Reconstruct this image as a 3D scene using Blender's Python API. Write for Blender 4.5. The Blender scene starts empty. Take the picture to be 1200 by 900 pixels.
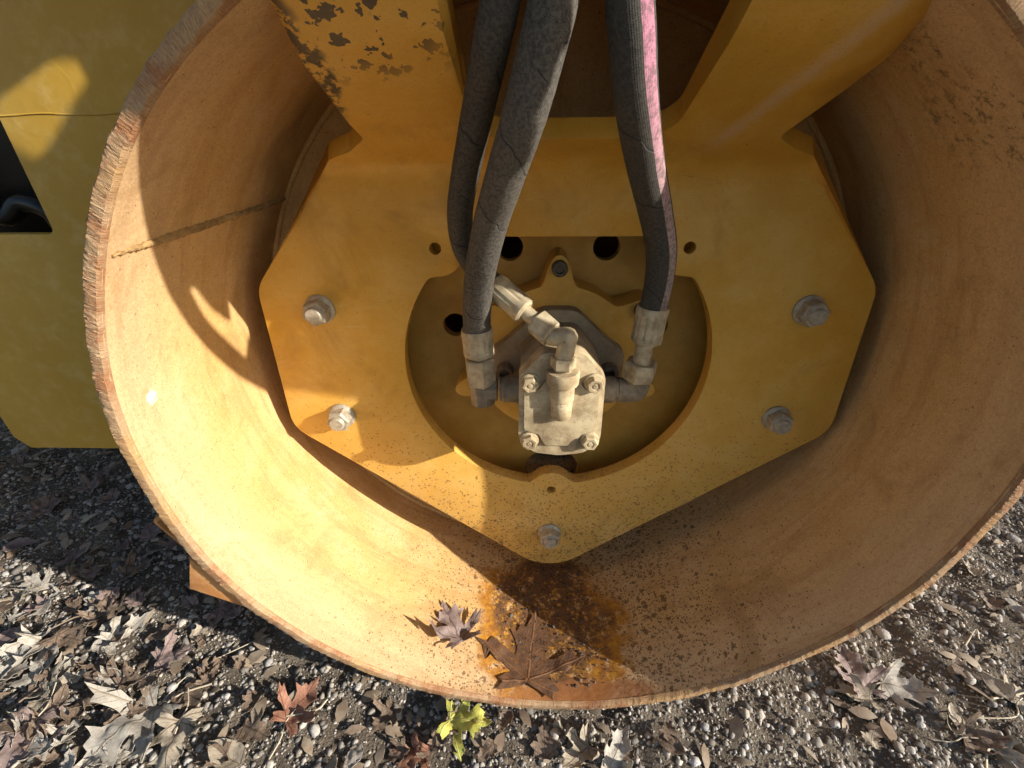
import bpy, bmesh, math, random
import numpy as np
from mathutils import Vector, Matrix, geometry

# ------------------------------------------------------------------ camera, sky, sun, exposure
S = bpy.context.scene
COL = S.collection
R = math.radians
AX = 0.5                                    # height of the drum axis above the ground
CAM_POS = Vector((-0.0491, -0.4033, 0.344 + AX))
CAM_F = Vector((-0.0277, 0.8683, -0.4952)).normalized()
CAM_R = Vector((0.9996, 0.0264, -0.0096)).normalized()
CAM_U = Vector((-0.0047, 0.4953, 0.8687)).normalized()
FPX = 548.14                                # focal length in pixels of a 1200 px wide frame

cam = bpy.data.cameras.new('camera')
cam.sensor_width = 36.0
cam.lens = 36.0 * FPX / 1200.0
cam.clip_start = 0.01
cam.clip_end = 200.0
cam_o = bpy.data.objects.new('camera', cam)
COL.objects.link(cam_o)
m3 = Matrix((CAM_R, CAM_U, -CAM_F)).transposed()
cam_o.matrix_world = Matrix.Translation(CAM_POS) @ m3.to_4x4()
S.camera = cam_o

SUN = Vector((0.9205, -0.375, 0.3907)).normalized()      # towards the sun
world = bpy.data.worlds.new('World')
S.world = world
world.use_nodes = True
wn = world.node_tree
sky = wn.nodes.new('ShaderNodeTexSky')
sky.sky_type = 'NISHITA'
sky.sun_disc = False
sky.sun_elevation = math.asin(SUN.z)
sky.sun_rotation = math.atan2(SUN.x, SUN.y)
sky.dust_density = 1.0
sky.air_density = 1.0
wn.links.new(sky.outputs[0], wn.nodes['Background'].inputs[0])
wn.nodes['Background'].inputs[1].default_value = 0.06
sun = bpy.data.lights.new('sun', 'SUN')
sun.energy = 3.25
sun.angle = R(0.53)
sun.color = (1.0, 0.93, 0.83)
sun_o = bpy.data.objects.new('sun', sun)
COL.objects.link(sun_o)
sun_o.rotation_euler = (-SUN).to_track_quat('-Z', 'Y').to_euler()
sun_o.location = SUN * 6

S.view_settings.view_transform = 'Standard'
S.view_settings.look = 'None'
S.view_settings.gamma = 1.0
S.view_settings.exposure = 1.5
S.cycles.max_bounces = 6
S.cycles.diffuse_bounces = 5
S.cycles.use_adaptive_sampling = True
S.cycles.adaptive_threshold = 0.04
S.cycles.adaptive_min_samples = 20
S.cycles.use_denoising = True
S.cycles.glossy_bounces = 2
S.cycles.transmission_bounces = 0


def ray(px, py):
    return (CAM_F + CAM_R * ((px - 600) / FPX) - CAM_U * ((py - 450) / FPX))


def at_ground(px, py, h=0.0):
    d = ray(px, py)
    return CAM_POS + d * ((h - CAM_POS.z) / d.z)


def at_depth(px, py, y):
    d = ray(px, py)
    return CAM_POS + d * ((y - CAM_POS.y) / d.y)


def on_shell(px, py, rad=0.4835):
    d = ray(px, py)
    cx, cz = CAM_POS.x, CAM_POS.z - AX
    a = d.x ** 2 + d.z ** 2
    b = 2 * (cx * d.x + cz * d.z)
    c = cx * cx + cz * cz - rad * rad
    return CAM_POS + d * ((-b + math.sqrt(b * b - 4 * a * c)) / 2 / a)


# ------------------------------------------------------------------ node helpers
class NT:
    def __init__(self, name):
        self.m = bpy.data.materials.new(name)
        self.m.use_nodes = True
        self.t = self.m.node_tree
        self.b = self.t.nodes['Principled BSDF']
        self._pos = None

    def n(self, typ, **kw):
        nd = self.t.nodes.new(typ)
        for k, v in kw.items():
            setattr(nd, k, v)
        return nd

    def link(self, a, b):
        self.t.links.new(a, b)

    def put(self, sock, v):
        if v is None:
            return
        if hasattr(v, 'is_output'):
            self.t.links.new(v, sock)
        elif isinstance(v, (tuple, list)) and len(v) == 3 and sock.type == 'RGBA':
            sock.default_value = (*v, 1)
        else:
            sock.default_value = v

    def pos(self):
        if self._pos is None:
            self._pos = self.n('ShaderNodeNewGeometry').outputs['Position']
        return self._pos

    def sep(self, v):
        s = self.n('ShaderNodeSeparateXYZ')
        self.put(s.inputs[0], v)
        return s.outputs

    def comb(self, x, y, z):
        s = self.n('ShaderNodeCombineXYZ')
        for i, v in enumerate((x, y, z)):
            self.put(s.inputs[i], v)
        return s.outputs[0]

    def vm(self, op, a, b=None):
        s = self.n('ShaderNodeVectorMath', operation=op)
        self.put(s.inputs[0], a)
        if b is not None:
            self.put(s.inputs[1], b)
        return s.outputs[1] if op in ('LENGTH', 'DISTANCE', 'DOT_PRODUCT') else s.outputs[0]

    def ma(self, op, a, b=0.0, c=None, clamp=False):
        s = self.n('ShaderNodeMath', operation=op)
        s.use_clamp = clamp
        self.put(s.inputs[0], a)
        self.put(s.inputs[1], b)
        if c is not None:
            self.put(s.inputs[2], c)
        return s.outputs[0]

    def noise(self, scale, detail=4, rough=0.55, vec=None, dist=0.0, out=0):
        s = self.n('ShaderNodeTexNoise')
        self.put(s.inputs['Vector'], vec if vec is not None else self.pos())
        s.inputs['Scale'].default_value = scale
        s.inputs['Detail'].default_value = detail
        s.inputs['Roughness'].default_value = rough
        s.inputs['Distortion'].default_value = dist
        return s.outputs[out]

    def vor(self, scale, vec=None, feature='F1'):
        s = self.n('ShaderNodeTexVoronoi', feature=feature)
        self.put(s.inputs['Vector'], vec if vec is not None else self.pos())
        s.inputs['Scale'].default_value = scale
        return s.outputs

    def step(self, v, lo, hi):
        s = self.n('ShaderNodeMapRange', interpolation_type='SMOOTHSTEP')
        self.put(s.inputs[0], v)
        self.put(s.inputs[1], lo)
        self.put(s.inputs[2], hi)
        return s.outputs[0]

    def mix(self, f, a, b):
        s = self.n('ShaderNodeMix', data_type='RGBA')
        self.put(s.inputs[0], f)
        self.put(s.inputs[6], a)
        self.put(s.inputs[7], b)
        return s.outputs[2]

    def wobble(self, scale, amt, vec=None):
        v = vec if vec is not None else self.pos()
        nz = self.noise(scale, 1, 0.6, v, out=1)
        d = self.vm('SUBTRACT', nz, (0.5, 0.5, 0.5))
        sc = self.n('ShaderNodeVectorMath', operation='SCALE')
        self.put(sc.inputs[0], d)
        sc.inputs['Scale'].default_value = amt
        return self.vm('ADD', v, sc.outputs[0])

    def specks(self, scale, thr, rmax, vec=None, wob=0.004):
        """irregular spots: random cells above thr get a spot of random size"""
        w = self.wobble(scale * 2.2, wob, vec)
        o = self.vor(scale, w)
        rnd = self.sep(o['Color'])[0]
        rad = self.ma('MULTIPLY', self.ma('SUBTRACT', rnd, thr), rmax)
        d = self.ma('SUBTRACT', rad, o['Distance'])
        return self.step(d, 0.0, 0.05)

    def ellipse(self, c, rad, wob_scale, wob, lo=1.15, hi=0.75):
        """soft patch round world point c with its own ragged outline"""
        v = self.wobble(wob_scale, wob)
        d = self.vm('SUBTRACT', v, c)
        q = self.vm('DIVIDE', d, rad)
        return self.step(self.vm('LENGTH', q), lo, hi)

    def bump(self, h, strength, dist):
        s = self.n('ShaderNodeBump')
        self.put(s.inputs['Height'], h)
        s.inputs['Strength'].default_value = strength
        s.inputs['Distance'].default_value = dist
        return s.outputs[0]

    def out(self, col, rough=0.6, metal=0.0, normal=None, spec=0.4):
        self.put(self.b.inputs['Base Color'], col)
        self.put(self.b.inputs['Roughness'], rough)
        self.put(self.b.inputs['Metallic'], metal)
        self.put(self.b.inputs['Specular IOR Level'], spec)
        if normal is not None:
            self.link(normal, self.b.inputs['Normal'])
        return self.m


def mx(t, *masks):
    r = masks[0]
    for k in masks[1:]:
        r = t.ma('MAXIMUM', r, k)
    return r


# ------------------------------------------------------------------ materials
def mat_yoke():
    t = NT('yellow_yoke_paint')
    fine = t.noise(75, 4, 0.68)
    mid = t.noise(13, 4, 0.65)
    col = t.mix(t.step(mid, 0.3, 0.7), (0.56, 0.295, 0.034), (0.63, 0.355, 0.055))
    x, y, z = t.sep(t.pos())
    low = t.step(z, 0.60, 0.08)
    dust = t.ma('ADD', t.ma('MULTIPLY', t.step(mid, 0.45, 0.75), 0.25), t.ma('MULTIPLY', low, t.ma('MULTIPLY', fine, 0.75)), clamp=True)
    col = t.mix(dust, col, (0.60, 0.40, 0.165))
    stain = t.noise(6.5, 4, 0.72, None, 0.8)
    col = t.mix(t.ma('MULTIPLY', t.step(stain, 0.53, 0.74), 0.45), col, (0.33, 0.165, 0.018))
    sm = t.noise(1.0, 4, 0.7, t.vm('MULTIPLY', t.pos(), (7.0, 7.0, 30.0)), 1.5)
    col = t.mix(t.ma('MULTIPLY', t.step(sm, 0.60, 0.78), 0.30), col, (0.62, 0.46, 0.24))
    ln = t.ma('ABSOLUTE', t.ma('SUBTRACT', t.ma('SUBTRACT', x, 0.165), t.ma('MULTIPLY', t.ma('SUBTRACT', z, AX + 0.31), 0.55)))
    ln = t.ma('MULTIPLY', t.ma('MULTIPLY', t.step(t.ma('ADD', ln, t.ma('MULTIPLY', t.ma('SUBTRACT', fine, 0.5), 0.02)), 0.016, 0.0), t.step(z, AX + 0.295, AX + 0.33)), t.step(x, 0.10, 0.14))
    col = t.mix(t.ma('MULTIPLY', ln, 0.5), col, (0.60, 0.44, 0.30))
    scr = t.noise(1.0, 2, 0.5, t.vm('MULTIPLY', t.pos(), (18.0, 200.0, 260.0)), 2.5)
    col = t.mix(t.ma('MULTIPLY', t.step(scr, 0.72, 0.78), 0.5), col, (0.16, 0.09, 0.03))
    # mud splashed up from below: denser low down
    thr = t.ma('ADD', 0.40, t.ma('MULTIPLY', t.step(z, 0.0, 0.62), 0.42))
    s1 = t.specks(280, thr, 1.3, wob=0.004)
    s2 = t.specks(95, t.ma('ADD', thr, 0.17), 1.1, wob=0.010)
    sp = mx(t, s1, s2)
    col = t.mix(t.ma('MULTIPLY', sp, 0.7), col, (0.085, 0.042, 0.014))
    grain = t.noise(430, 2, 0.6)
    col = t.mix(t.ma('MULTIPLY', t.step(grain, 0.52, 0.68), 0.22), col, (0.30, 0.15, 0.02))
    # chipped paint high on the left arm
    pin = t.ellipse((-0.185, 0.04, AX + 0.42), (0.095, 0.14, 0.055), 30, 0.02, 1.2, 0.5)
    chips = t.ma('MULTIPLY', t.specks(80, 0.38, 1.15, wob=0.012), pin)
    edge = t.ma('MULTIPLY', t.ellipse((-0.240, 0.09, AX + 0.39), (0.016, 0.10, 0.05), 60, 0.02, 1.3, 0.8), t.step(fine, 0.44, 0.54))
    chips = mx(t, chips, edge)
    col = t.mix(chips, col, t.mix(fine, (0.018, 0.015, 0.013), (0.07, 0.045, 0.03)))
    h = t.ma('ADD', t.ma('MULTIPLY', fine, 0.35), t.ma('MULTIPLY', mid, 1.3))
    rough = t.ma('ADD', 0.40, t.ma('MULTIPLY', dust, 0.5), clamp=True)
    return t.out(col, rough, 0, t.bump(h, 0.5, 0.0016), 0.45)


def mat_shell():
    t = NT('drum_inside_dusty_paint')
    x, y, z = t.sep(t.pos())
    zc = t.ma('SUBTRACT', z, AX)
    ang = t.ma('ARCTAN2', x, t.ma('MULTIPLY', zc, -1.0))
    arc = t.ma('MULTIPLY', ang, 0.48)
    st = t.noise(1.0, 4, 0.68, t.comb(t.ma('MULTIPLY', arc, 4.0), t.ma('MULTIPLY', y, 30.0), 0.0), 0.6)
    mott = t.noise(14, 4, 0.65)
    fine = t.noise(110, 4, 0.7)
    col = t.mix(t.step(mott, 0.3, 0.7), (0.52, 0.315, 0.110), (0.58, 0.370, 0.168))
    col = t.mix(t.ma('MULTIPLY', t.step(st, 0.46, 0.66), 0.60), col, (0.40, 0.215, 0.075))
    near = t.ma('MULTIPLY', t.step(t.ma('ADD', y, t.ma('MULTIPLY', t.ma('SUBTRACT', mott, 0.5), 0.12)), 0.14, 0.01), 0.65)
    col = t.mix(near, col, (0.55, 0.395, 0.245))
    rub = t.ma('MULTIPLY', t.step(st, 0.40, 0.62), t.step(y, 0.07, 0.012))
    col = t.mix(t.ma('MULTIPLY', rub, 0.5), col, (0.40, 0.235, 0.115))
    col = t.mix(t.ma('MULTIPLY', t.step(fine, 0.5, 0.72), 0.4), col, (0.33, 0.20, 0.075))
    stain = t.noise(5.5, 4, 0.7, None, 1.0)
    col = t.mix(t.ma('MULTIPLY', t.step(stain, 0.52, 0.70), 0.5), col, (0.29, 0.165, 0.06))
    col = t.mix(t.ma('MULTIPLY', t.step(stain, 0.46, 0.30), 0.30), col, (0.60, 0.47, 0.30))
    # spattered mud, thickest at the bottom of the drum
    dx = t.ma('ABSOLUTE', t.ma('SUBTRACT', x, 0.05))
    bottom = t.ma('MULTIPLY', t.step(dx, 0.48, 0.05), t.step(zc, -0.02, -0.36))
    thr = t.ma('SUBTRACT', 0.76, t.ma('MULTIPLY', bottom, 0.40))
    s1 = t.specks(290, thr, 1.3, wob=0.004)
    s2 = t.specks(95, t.ma('ADD', thr, 0.14), 1.2, wob=0.012)
    sp = mx(t, s1, s2)
    col = t.mix(t.ma('MULTIPLY', sp, 0.8), col, (0.070, 0.034, 0.014))
    grain = t.noise(430, 2, 0.6)
    col = t.mix(t.ma('MULTIPLY', t.step(grain, 0.50, 0.66), 0.30), col, (0.30, 0.175, 0.06))
    col = t.mix(t.ma('MULTIPLY', t.step(grain, 0.46, 0.32), 0.25), col, (0.68, 0.53, 0.32))
    # scuffed black paint high on the right wall
    pa = t.ellipse((0.35, 0.070, AX + 0.33), (0.075, 0.085, 0.065), 14, 0.06, 1.2, 0.4)
    pb = t.ellipse((0.29, 0.10, AX + 0.385), (0.05, 0.05, 0.045), 14, 0.05, 1.2, 0.4)
    sc = t.ma('MULTIPLY', mx(t, pa, pb), t.step(t.noise(85, 4, 0.75, None, 0.3), 0.52, 0.62))
    col = t.mix(t.ma('MULTIPLY', sc, 0.6), col, (0.045, 0.032, 0.024))
    # rust where water and leaves lie in the bottom
    rv = t.wobble(15, 0.13)
    rm = t.step(t.vm('LENGTH', t.vm('DIVIDE', t.vm('SUBTRACT', rv, (0.0, 0.13, AX - 0.483)), (0.160, 0.19, 0.08))), 1.05, 0.80)
    core = t.step(t.vm('LENGTH', t.vm('DIVIDE', t.vm('SUBTRACT', rv, (0.0, 0.16, AX - 0.483)), (0.118, 0.17, 0.08))), 1.05, 0.75)
    rn = t.noise(46, 4, 0.75)
    rust = t.mix(t.step(fine, 0.35, 0.65), (0.44, 0.20, 0.016), (0.27, 0.105, 0.022))
    dark = t.mix(t.step(fine, 0.4, 0.6), (0.05, 0.027, 0.014), (0.16, 0.075, 0.03))
    col = t.mix(t.ma('MULTIPLY', rm, t.step(rn, 0.34, 0.50)), col, rust)
    col = t.mix(t.ma('MULTIPLY', core, t.step(t.ma('ADD', t.ma('MULTIPLY', rn, 0.5), t.ma('MULTIPLY', fine, 0.5)), 0.40, 0.52)), col, dark)
    lip = t.ma('MULTIPLY', t.ellipse((0.05, 0.012, AX - 0.478), (0.13, 0.028, 0.05), 40, 0.02), 0.8)
    col = t.mix(lip, col, (0.27, 0.11, 0.04))
    # bare spot of pale primer on the left
    ps = on_shell(180, 465)
    col = t.mix(t.ellipse(tuple(ps), (0.012, 0.009, 0.009), 90, 0.014), col, (0.70, 0.60, 0.44))
    h = t.ma('ADD', t.ma('MULTIPLY', fine, 0.6), t.ma('MULTIPLY', mott, 2.2))
    return t.out(col, 0.66, 0, t.bump(h, 0.55, 0.0018), 0.3)


def mat_rim():
    t = NT('flame_cut_rusty_edge')
    x, y, z = t.sep(t.pos())
    zc = t.ma('SUBTRACT', z, AX)
    ang = t.ma('ARCTAN2', x, t.ma('MULTIPLY', zc, -1.0))
    rad = t.vm('LENGTH', t.comb(x, zc, 0.0))
    v = t.comb(t.ma('ADD', t.ma('MULTIPLY', ang, 230.0), t.ma('MULTIPLY', rad, 160.0)), t.ma('MULTIPLY', rad, 90.0), 0.0)
    stri = t.noise(1.6, 4, 0.7, v)
    rust = t.noise(30, 4, 0.7)
    gr = t.noise(420, 3, 0.7)
    col = t.mix(t.step(rust, 0.40, 0.66), (0.36, 0.245, 0.14), (0.27, 0.125, 0.058))
    col = t.mix(t.step(t.noise(9, 3, 0.6), 0.52, 0.66), col, (0.40, 0.245, 0.11))
    col = t.mix(t.ma('MULTIPLY', t.step(stri, 0.55, 0.36), 0.55), col, (0.16, 0.085, 0.045))
    col = t.mix(t.ma('MULTIPLY', t.step(gr, 0.5, 0.7), 0.3), col, (0.46, 0.36, 0.25))
    h = t.ma('ADD', stri, t.ma('MULTIPLY', gr, 0.6))
    return t.out(col, 0.85, 0, t.bump(h, 0.8, 0.0010), 0.2)


def mat_plain(name, c1, c2, scale=40, rough=0.7, metal=0.0, speck=0.0, speckc=(0.05, 0.035, 0.02), bump=0.4, dist=0.001, spec=0.4, thr=0.75):
    t = NT(name)
    f = t.noise(scale, 6, 0.68)
    col = t.mix(t.step(f, 0.33, 0.67), c1, c2)
    h = t.ma('ADD', f, t.ma('MULTIPLY', t.noise(scale * 6, 3, 0.6), 0.4))
    if speck:
        s = mx(t, t.specks(260, thr, 1.0, wob=0.004), t.specks(90, thr + 0.1, 0.9, wob=0.01))
        col = t.mix(t.ma('MULTIPLY', s, speck), col, speckc)
    return t.out(col, rough, metal, t.bump(h, bump, dist), spec)


def mat_panel():
    t = NT('frame_panel_paint')
    x, y, z = t.sep(t.pos())
    big = t.noise(4, 4, 0.6)
    col = t.mix(t.step(big, 0.3, 0.7), (0.40, 0.24, 0.03), (0.46, 0.285, 0.045))
    col = t.mix(t.ma('MULTIPLY', t.step(t.noise(30, 6, 0.7), 0.45, 0.7), 0.35), col, (0.55, 0.42, 0.17))
    sp = mx(t, t.specks(20, 0.86, 1.2, wob=0.02), t.specks(70, 0.9, 1.2, wob=0.01))
    col = t.mix(t.ma('MULTIPLY', sp, 0.85), col, (0.08, 0.035, 0.02))
    rings = t.step(t.ma('ABSOLUTE', t.ma('SUBTRACT', t.vor(9, t.wobble(8, 0.05))['Distance'], 0.38)), 0.03, 0.0)
    h = t.ma('ADD', t.noise(60, 4, 0.6), t.ma('MULTIPLY', rings, 0.15))
    return t.out(col, 0.5, 0, t.bump(h, 0.35, 0.0014), 0.4)


def mat_hose(name, dust_amt, stripe=None):
    t = NT(name)
    uv = t.n('ShaderNodeUVMap').outputs[0]
    u, v, _ = t.sep(uv)
    fine = t.noise(320, 4, 0.7)
    mid = t.noise(38, 6, 0.7)
    big = t.noise(9, 3, 0.6)
    col = t.mix(t.step(fine, 0.25, 0.75), (0.026, 0.024, 0.021), (0.048, 0.044, 0.038))
    dm = t.ma('MULTIPLY', t.ma('ADD', t.ma('MULTIPLY', t.step(big, 0.3, 0.7), 0.35), t.ma('MULTIPLY', t.step(t.ma('ADD', t.ma('MULTIPLY', fine, 0.9), t.ma('MULTIPLY', mid, 0.1)), 0.36, 0.64), 0.65)), dust_amt)
    col = t.mix(dm, col, (0.17, 0.15, 0.122))
    # cloth-wrap weave and the spiral seams of the wrap
    w1 = t.ma('SINE', t.ma('ADD', t.ma('MULTIPLY', v, 2600.0), t.ma('MULTIPLY', u, 190.0)))
    w2 = t.ma('SINE', t.ma('SUBTRACT', t.ma('MULTIPLY', v, 2600.0), t.ma('MULTIPLY', u, 190.0)))
    weave = t.ma('MULTIPLY', w1, w2)
    sv = t.ma('ADD', t.ma('MULTIPLY', v, 13.0), t.ma('ADD', u, t.ma('MULTIPLY', t.noise(14, 3, 0.6), 0.9)))
    saw = t.ma('FRACT', sv)
    seam = t.ma('MULTIPLY', t.step(saw, 0.05, 0.015), t.step(t.noise(18, 2, 0.5), 0.40, 0.48))
    col = t.mix(t.ma('MULTIPLY', seam, 0.8), col, (0.012, 0.011, 0.010))
    if stripe:
        u0, u1, v0, v1 = stripe
        sm = t.ma('MULTIPLY', t.step(u, u0 - 0.006, u0 + 0.004), t.step(u, u1 + 0.006, u1 - 0.004))
        wear = t.ma('ADD', 0.35, t.ma('MULTIPLY', t.step(t.noise(160, 5, 0.75), 0.62, 0.42), 0.65))
        up = t.step(v, v1, v0)
        fresh = t.step(v, v0 * 0.97, v0 * 0.99)
        pc = t.mix(up, (0.33, 0.245, 0.23), (0.40, 0.155, 0.23))
        col = t.mix(t.ma('MULTIPLY', t.ma('MULTIPLY', sm, wear), fresh), col, pc)
    h = t.ma('ADD', t.ma('MULTIPLY', weave, 0.12), t.ma('ADD', t.ma('MULTIPLY', fine, 0.25), t.ma('MULTIPLY', mid, 0.3)))
    h = t.ma('SUBTRACT', h, t.ma('MULTIPLY', seam, 1.2))
    return t.out(col, 0.78, 0, t.bump(h, 0.65, 0.0011), 0.3)


def mat_ground():
    t = NT('packed_soil')
    a = t.noise(9, 6, 0.65)
    b = t.noise(150, 6, 0.75)
    col = t.mix(t.step(a, 0.35, 0.68), (0.10, 0.080, 0.060), (0.19, 0.16, 0.124))
    col = t.mix(t.ma('MULTIPLY', t.step(b, 0.5, 0.7), 0.5), col, (0.25, 0.21, 0.165))
    h = t.ma('ADD', t.ma('MULTIPLY', b, 1.0), t.ma('MULTIPLY', t.vor(240)['Distance'], 0.8))
    h = t.ma('ADD', h, t.noise(420, 3, 0.7))
    return t.out(col, 0.95, 0, t.bump(h, 1.0, 0.004), 0.15)


def mat_pebble():
    t = NT('crushed_stone')
    c = t.n('ShaderNodeVertexColor', layer_name='tint').outputs[0]
    f = t.noise(300, 5, 0.7)
    col = t.mix(t.ma('MULTIPLY', t.step(f, 0.35, 0.65), 0.45), c, (0.13, 0.105, 0.08))
    return t.out(col, 0.9, 0, t.bump(f, 0.7, 0.0015), 0.2)


VEIN_TIPS = [(0.0, 1.0), (0.87, 0.50), (-0.87, 0.50), (0.97, -0.25), (-0.97, -0.25)]


def mat_leaf(name, c1, c2, vein, blot=(0.05, 0.03, 0.02), blot_amt=0.4):
    t = NT(name)
    uv = t.n('ShaderNodeUVMap').outputs[0]
    rnd = t.n('ShaderNodeObjectInfo').outputs['Random']
    f = t.noise(6, 5, 0.65, t.vm('ADD', uv, t.comb(t.ma('MULTIPLY', rnd, 37.0), t.ma('MULTIPLY', rnd, 11.0), 0.0)))
    col = t.mix(t.step(f, 0.3, 0.7), c1, c2)
    g = t.noise(22, 5, 0.7, t.vm('ADD', uv, t.comb(t.ma('MULTIPLY', rnd, 19.0), 0.0, 0.0)))
    col = t.mix(t.ma('MULTIPLY', t.step(g, 0.56, 0.68), blot_amt), col, blot)
    vm_ = None
    for dx, dy in VEIN_TIPS:
        o = t.vm('SUBTRACT', uv, (0.0, 0.03, 0.0))
        along = t.vm('DOT_PRODUCT', o, (dx, dy, 0))
        perp = t.ma('ABSOLUTE', t.vm('DOT_PRODUCT', o, (-dy, dx, 0)))
        ln = t.ma('MULTIPLY', t.step(perp, 0.018, 0.006), t.step(along, 0.0, 0.02))
        # side veins branching off at an angle
        q = t.ma('FRACT', t.ma('MULTIPLY', t.ma('SUBTRACT', along, t.ma('MULTIPLY', perp, 1.1)), 7.0))
        br = t.ma('MULTIPLY', t.ma('MULTIPLY', t.step(t.ma('ABSOLUTE', t.ma('SUBTRACT', q, 0.5)), 0.06, 0.02), t.step(perp, 0.2, 0.12)), t.step(along, 0.1, 0.2))
        ln = t.ma('MAXIMUM', ln, t.ma('MULTIPLY', br, 0.5))
        vm_ = ln if vm_ is None else t.ma('MAXIMUM', vm_, ln)
    col = t.mix(t.ma('MULTIPLY', vm_, 0.7), col, vein)
    h = t.ma('ADD', t.ma('MULTIPLY', vm_, 0.8), t.ma('MULTIPLY', t.noise(30, 4, 0.6, uv), 0.7))
    m = t.out(col, 0.7, 0, t.bump(h, 0.8, 0.0015), 0.35)
    return m


M = {}
M['yoke'] = mat_yoke()
M['shell'] = mat_shell()
M['rim'] = mat_rim()
M['panel'] = mat_panel()
M['weld'] = mat_plain('weld_paint', (0.20, 0.12, 0.045), (0.38, 0.245, 0.10), 70, 0.7, bump=0.9, dist=0.002)
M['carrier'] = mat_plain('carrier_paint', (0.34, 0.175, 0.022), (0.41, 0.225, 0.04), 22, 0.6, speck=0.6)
M['casting'] = mat_plain('cast_mount_paint', (0.47, 0.25, 0.03), (0.53, 0.31, 0.06), 30, 0.6, speck=0.6)
M['motor'] = mat_plain('dusty_cast_metal', (0.26, 0.19, 0.105), (0.50, 0.405, 0.25), 28, 0.82, 0.0, speck=0.55, speckc=(0.20, 0.14, 0.08), bump=0.5, dist=0.0012, thr=0.55)
M['flange'] = mat_plain('dusty_motor_flange', (0.22, 0.165, 0.10), (0.31, 0.24, 0.15), 40, 0.8, speck=0.4)
M['fitting'] = mat_plain('dusty_zinc_fitting', (0.27, 0.21, 0.125), (0.50, 0.42, 0.28), 45, 0.62, 0.25, speck=0.35, bump=0.4, dist=0.0006)
M['elbow'] = mat_plain('dull_steel_elbow', (0.16, 0.13, 0.09), (0.27, 0.22, 0.155), 60, 0.65, 0.3, speck=0.3, dist=0.0006)
M['bolt'] = mat_plain('dusty_bolt_zinc', (0.30, 0.26, 0.19), (0.46, 0.41, 0.32), 110, 0.6, 0.35, speck=0.3, dist=0.0006)
M['black_oxide'] = mat_plain('dark_screw', (0.045, 0.038, 0.03), (0.11, 0.085, 0.055), 120, 0.5, 0.4, dist=0.0005)
M['rubber'] = mat_plain('black_rubber', (0.015, 0.014, 0.013), (0.05, 0.042, 0.032), 60, 0.75)
M['black_gloss'] = mat_plain('glossy_black_paint', (0.003, 0.003, 0.003), (0.006, 0.006, 0.007), 14, 0.3, bump=0.15, dist=0.002, spec=0.3)
M['scraper'] = mat_plain('scraper_paint', (0.40, 0.17, 0.05), (0.50, 0.27, 0.11), 40, 0.65, speck=0.5, speckc=(0.6, 0.5, 0.4))
M['hose_front'] = mat_hose('dusty_wrapped_hose', 0.58)
M['hose_back'] = mat_hose('dusty_wrapped_hose_dark', 0.34)
M['hose_stripe'] = mat_hose('hose_with_pink_line', 0.16, (0.445, 0.56, 0.17, 0.46))
M['ground'] = mat_ground()
M['pebble'] = mat_pebble()
M['leaf_pale'] = mat_leaf('leaf_pale', (0.26, 0.235, 0.20), (0.40, 0.37, 0.315), (0.22, 0.17, 0.11), blot_amt=0.15)
M['leaf_tan'] = mat_leaf('leaf_tan', (0.27, 0.225, 0.165), (0.37, 0.32, 0.245), (0.17, 0.11, 0.06), blot_amt=0.3)
M['leaf_brown'] = mat_leaf('leaf_brown', (0.10, 0.07, 0.05), (0.20, 0.145, 0.10), (0.07, 0.04, 0.025))
M['leaf_mauve'] = mat_leaf('leaf_mauve', (0.16, 0.11, 0.095), (0.26, 0.20, 0.18), (0.09, 0.055, 0.05))
M['leaf_red'] = mat_leaf('leaf_red', (0.21, 0.085, 0.05), (0.28, 0.15, 0.095), (0.16, 0.05, 0.03), blot_amt=0.25)
M['leaf_yellow'] = mat_leaf('leaf_yellow', (0.46, 0.42, 0.08), (0.36, 0.39, 0.08), (0.55, 0.52, 0.20), blot=(0.14, 0.06, 0.03), blot_amt=0.5)
M['leaf_rust'] = mat_leaf('leaf_rust', (0.135, 0.062, 0.026), (0.075, 0.040, 0.024), (0.17, 0.08, 0.032), blot=(0.30, 0.13, 0.02), blot_amt=0.6)
M['stem'] = mat_plain('dry_stem', (0.40, 0.33, 0.23), (0.50, 0.44, 0.33), 200, 0.7)
M['twig'] = mat_plain('dry_twig', (0.16, 0.11, 0.075), (0.28, 0.21, 0.15), 200, 0.8)


# ------------------------------------------------------------------ geometry helpers
def tag(o, label=None, cat=None, group=None, kind=None):
    for k, v in (('label', label), ('category', cat), ('group', group), ('kind', kind)):
        if v:
            o[k] = v
    return o


def empty(name, loc, label, cat, group=None):
    o = bpy.data.objects.new(name, None)
    o.empty_display_size = 0.02
    COL.objects.link(o)
    o.location = loc
    return tag(o, label, cat, group)


def world_loc(o):
    v = Vector((0, 0, 0))
    while o is not None:
        v = v + o.location
        o = o.parent
    return v


def link(name, me, mat, parent=None, base=None):
    """mesh given in world coordinates; origin goes to base (or the parent's place)"""
    o = bpy.data.objects.new(name, me)
    if mat is not None:
        me.materials.clear()
        me.materials.append(mat)
    COL.objects.link(o)
    org = Vector(base) if base is not None else (world_loc(parent) if parent else Vector((0, 0, 0)))
    me.transform(Matrix.Translation(-org))
    if parent:
        o.parent = parent
        o.location = org - world_loc(parent)
    else:
        o.location = org
    return o


def smooth(me, ang=35):
    me.polygons.foreach_set('use_smooth', [True] * len(me.polygons))
    me.set_sharp_from_angle(angle=R(ang))
    return me


def from_bm(bm, name='m', ang=35):
    bmesh.ops.recalc_face_normals(bm, faces=bm.faces)
    me = bpy.data.meshes.new(name)
    bm.to_mesh(me)
    bm.free()
    return smooth(me, ang)


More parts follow.
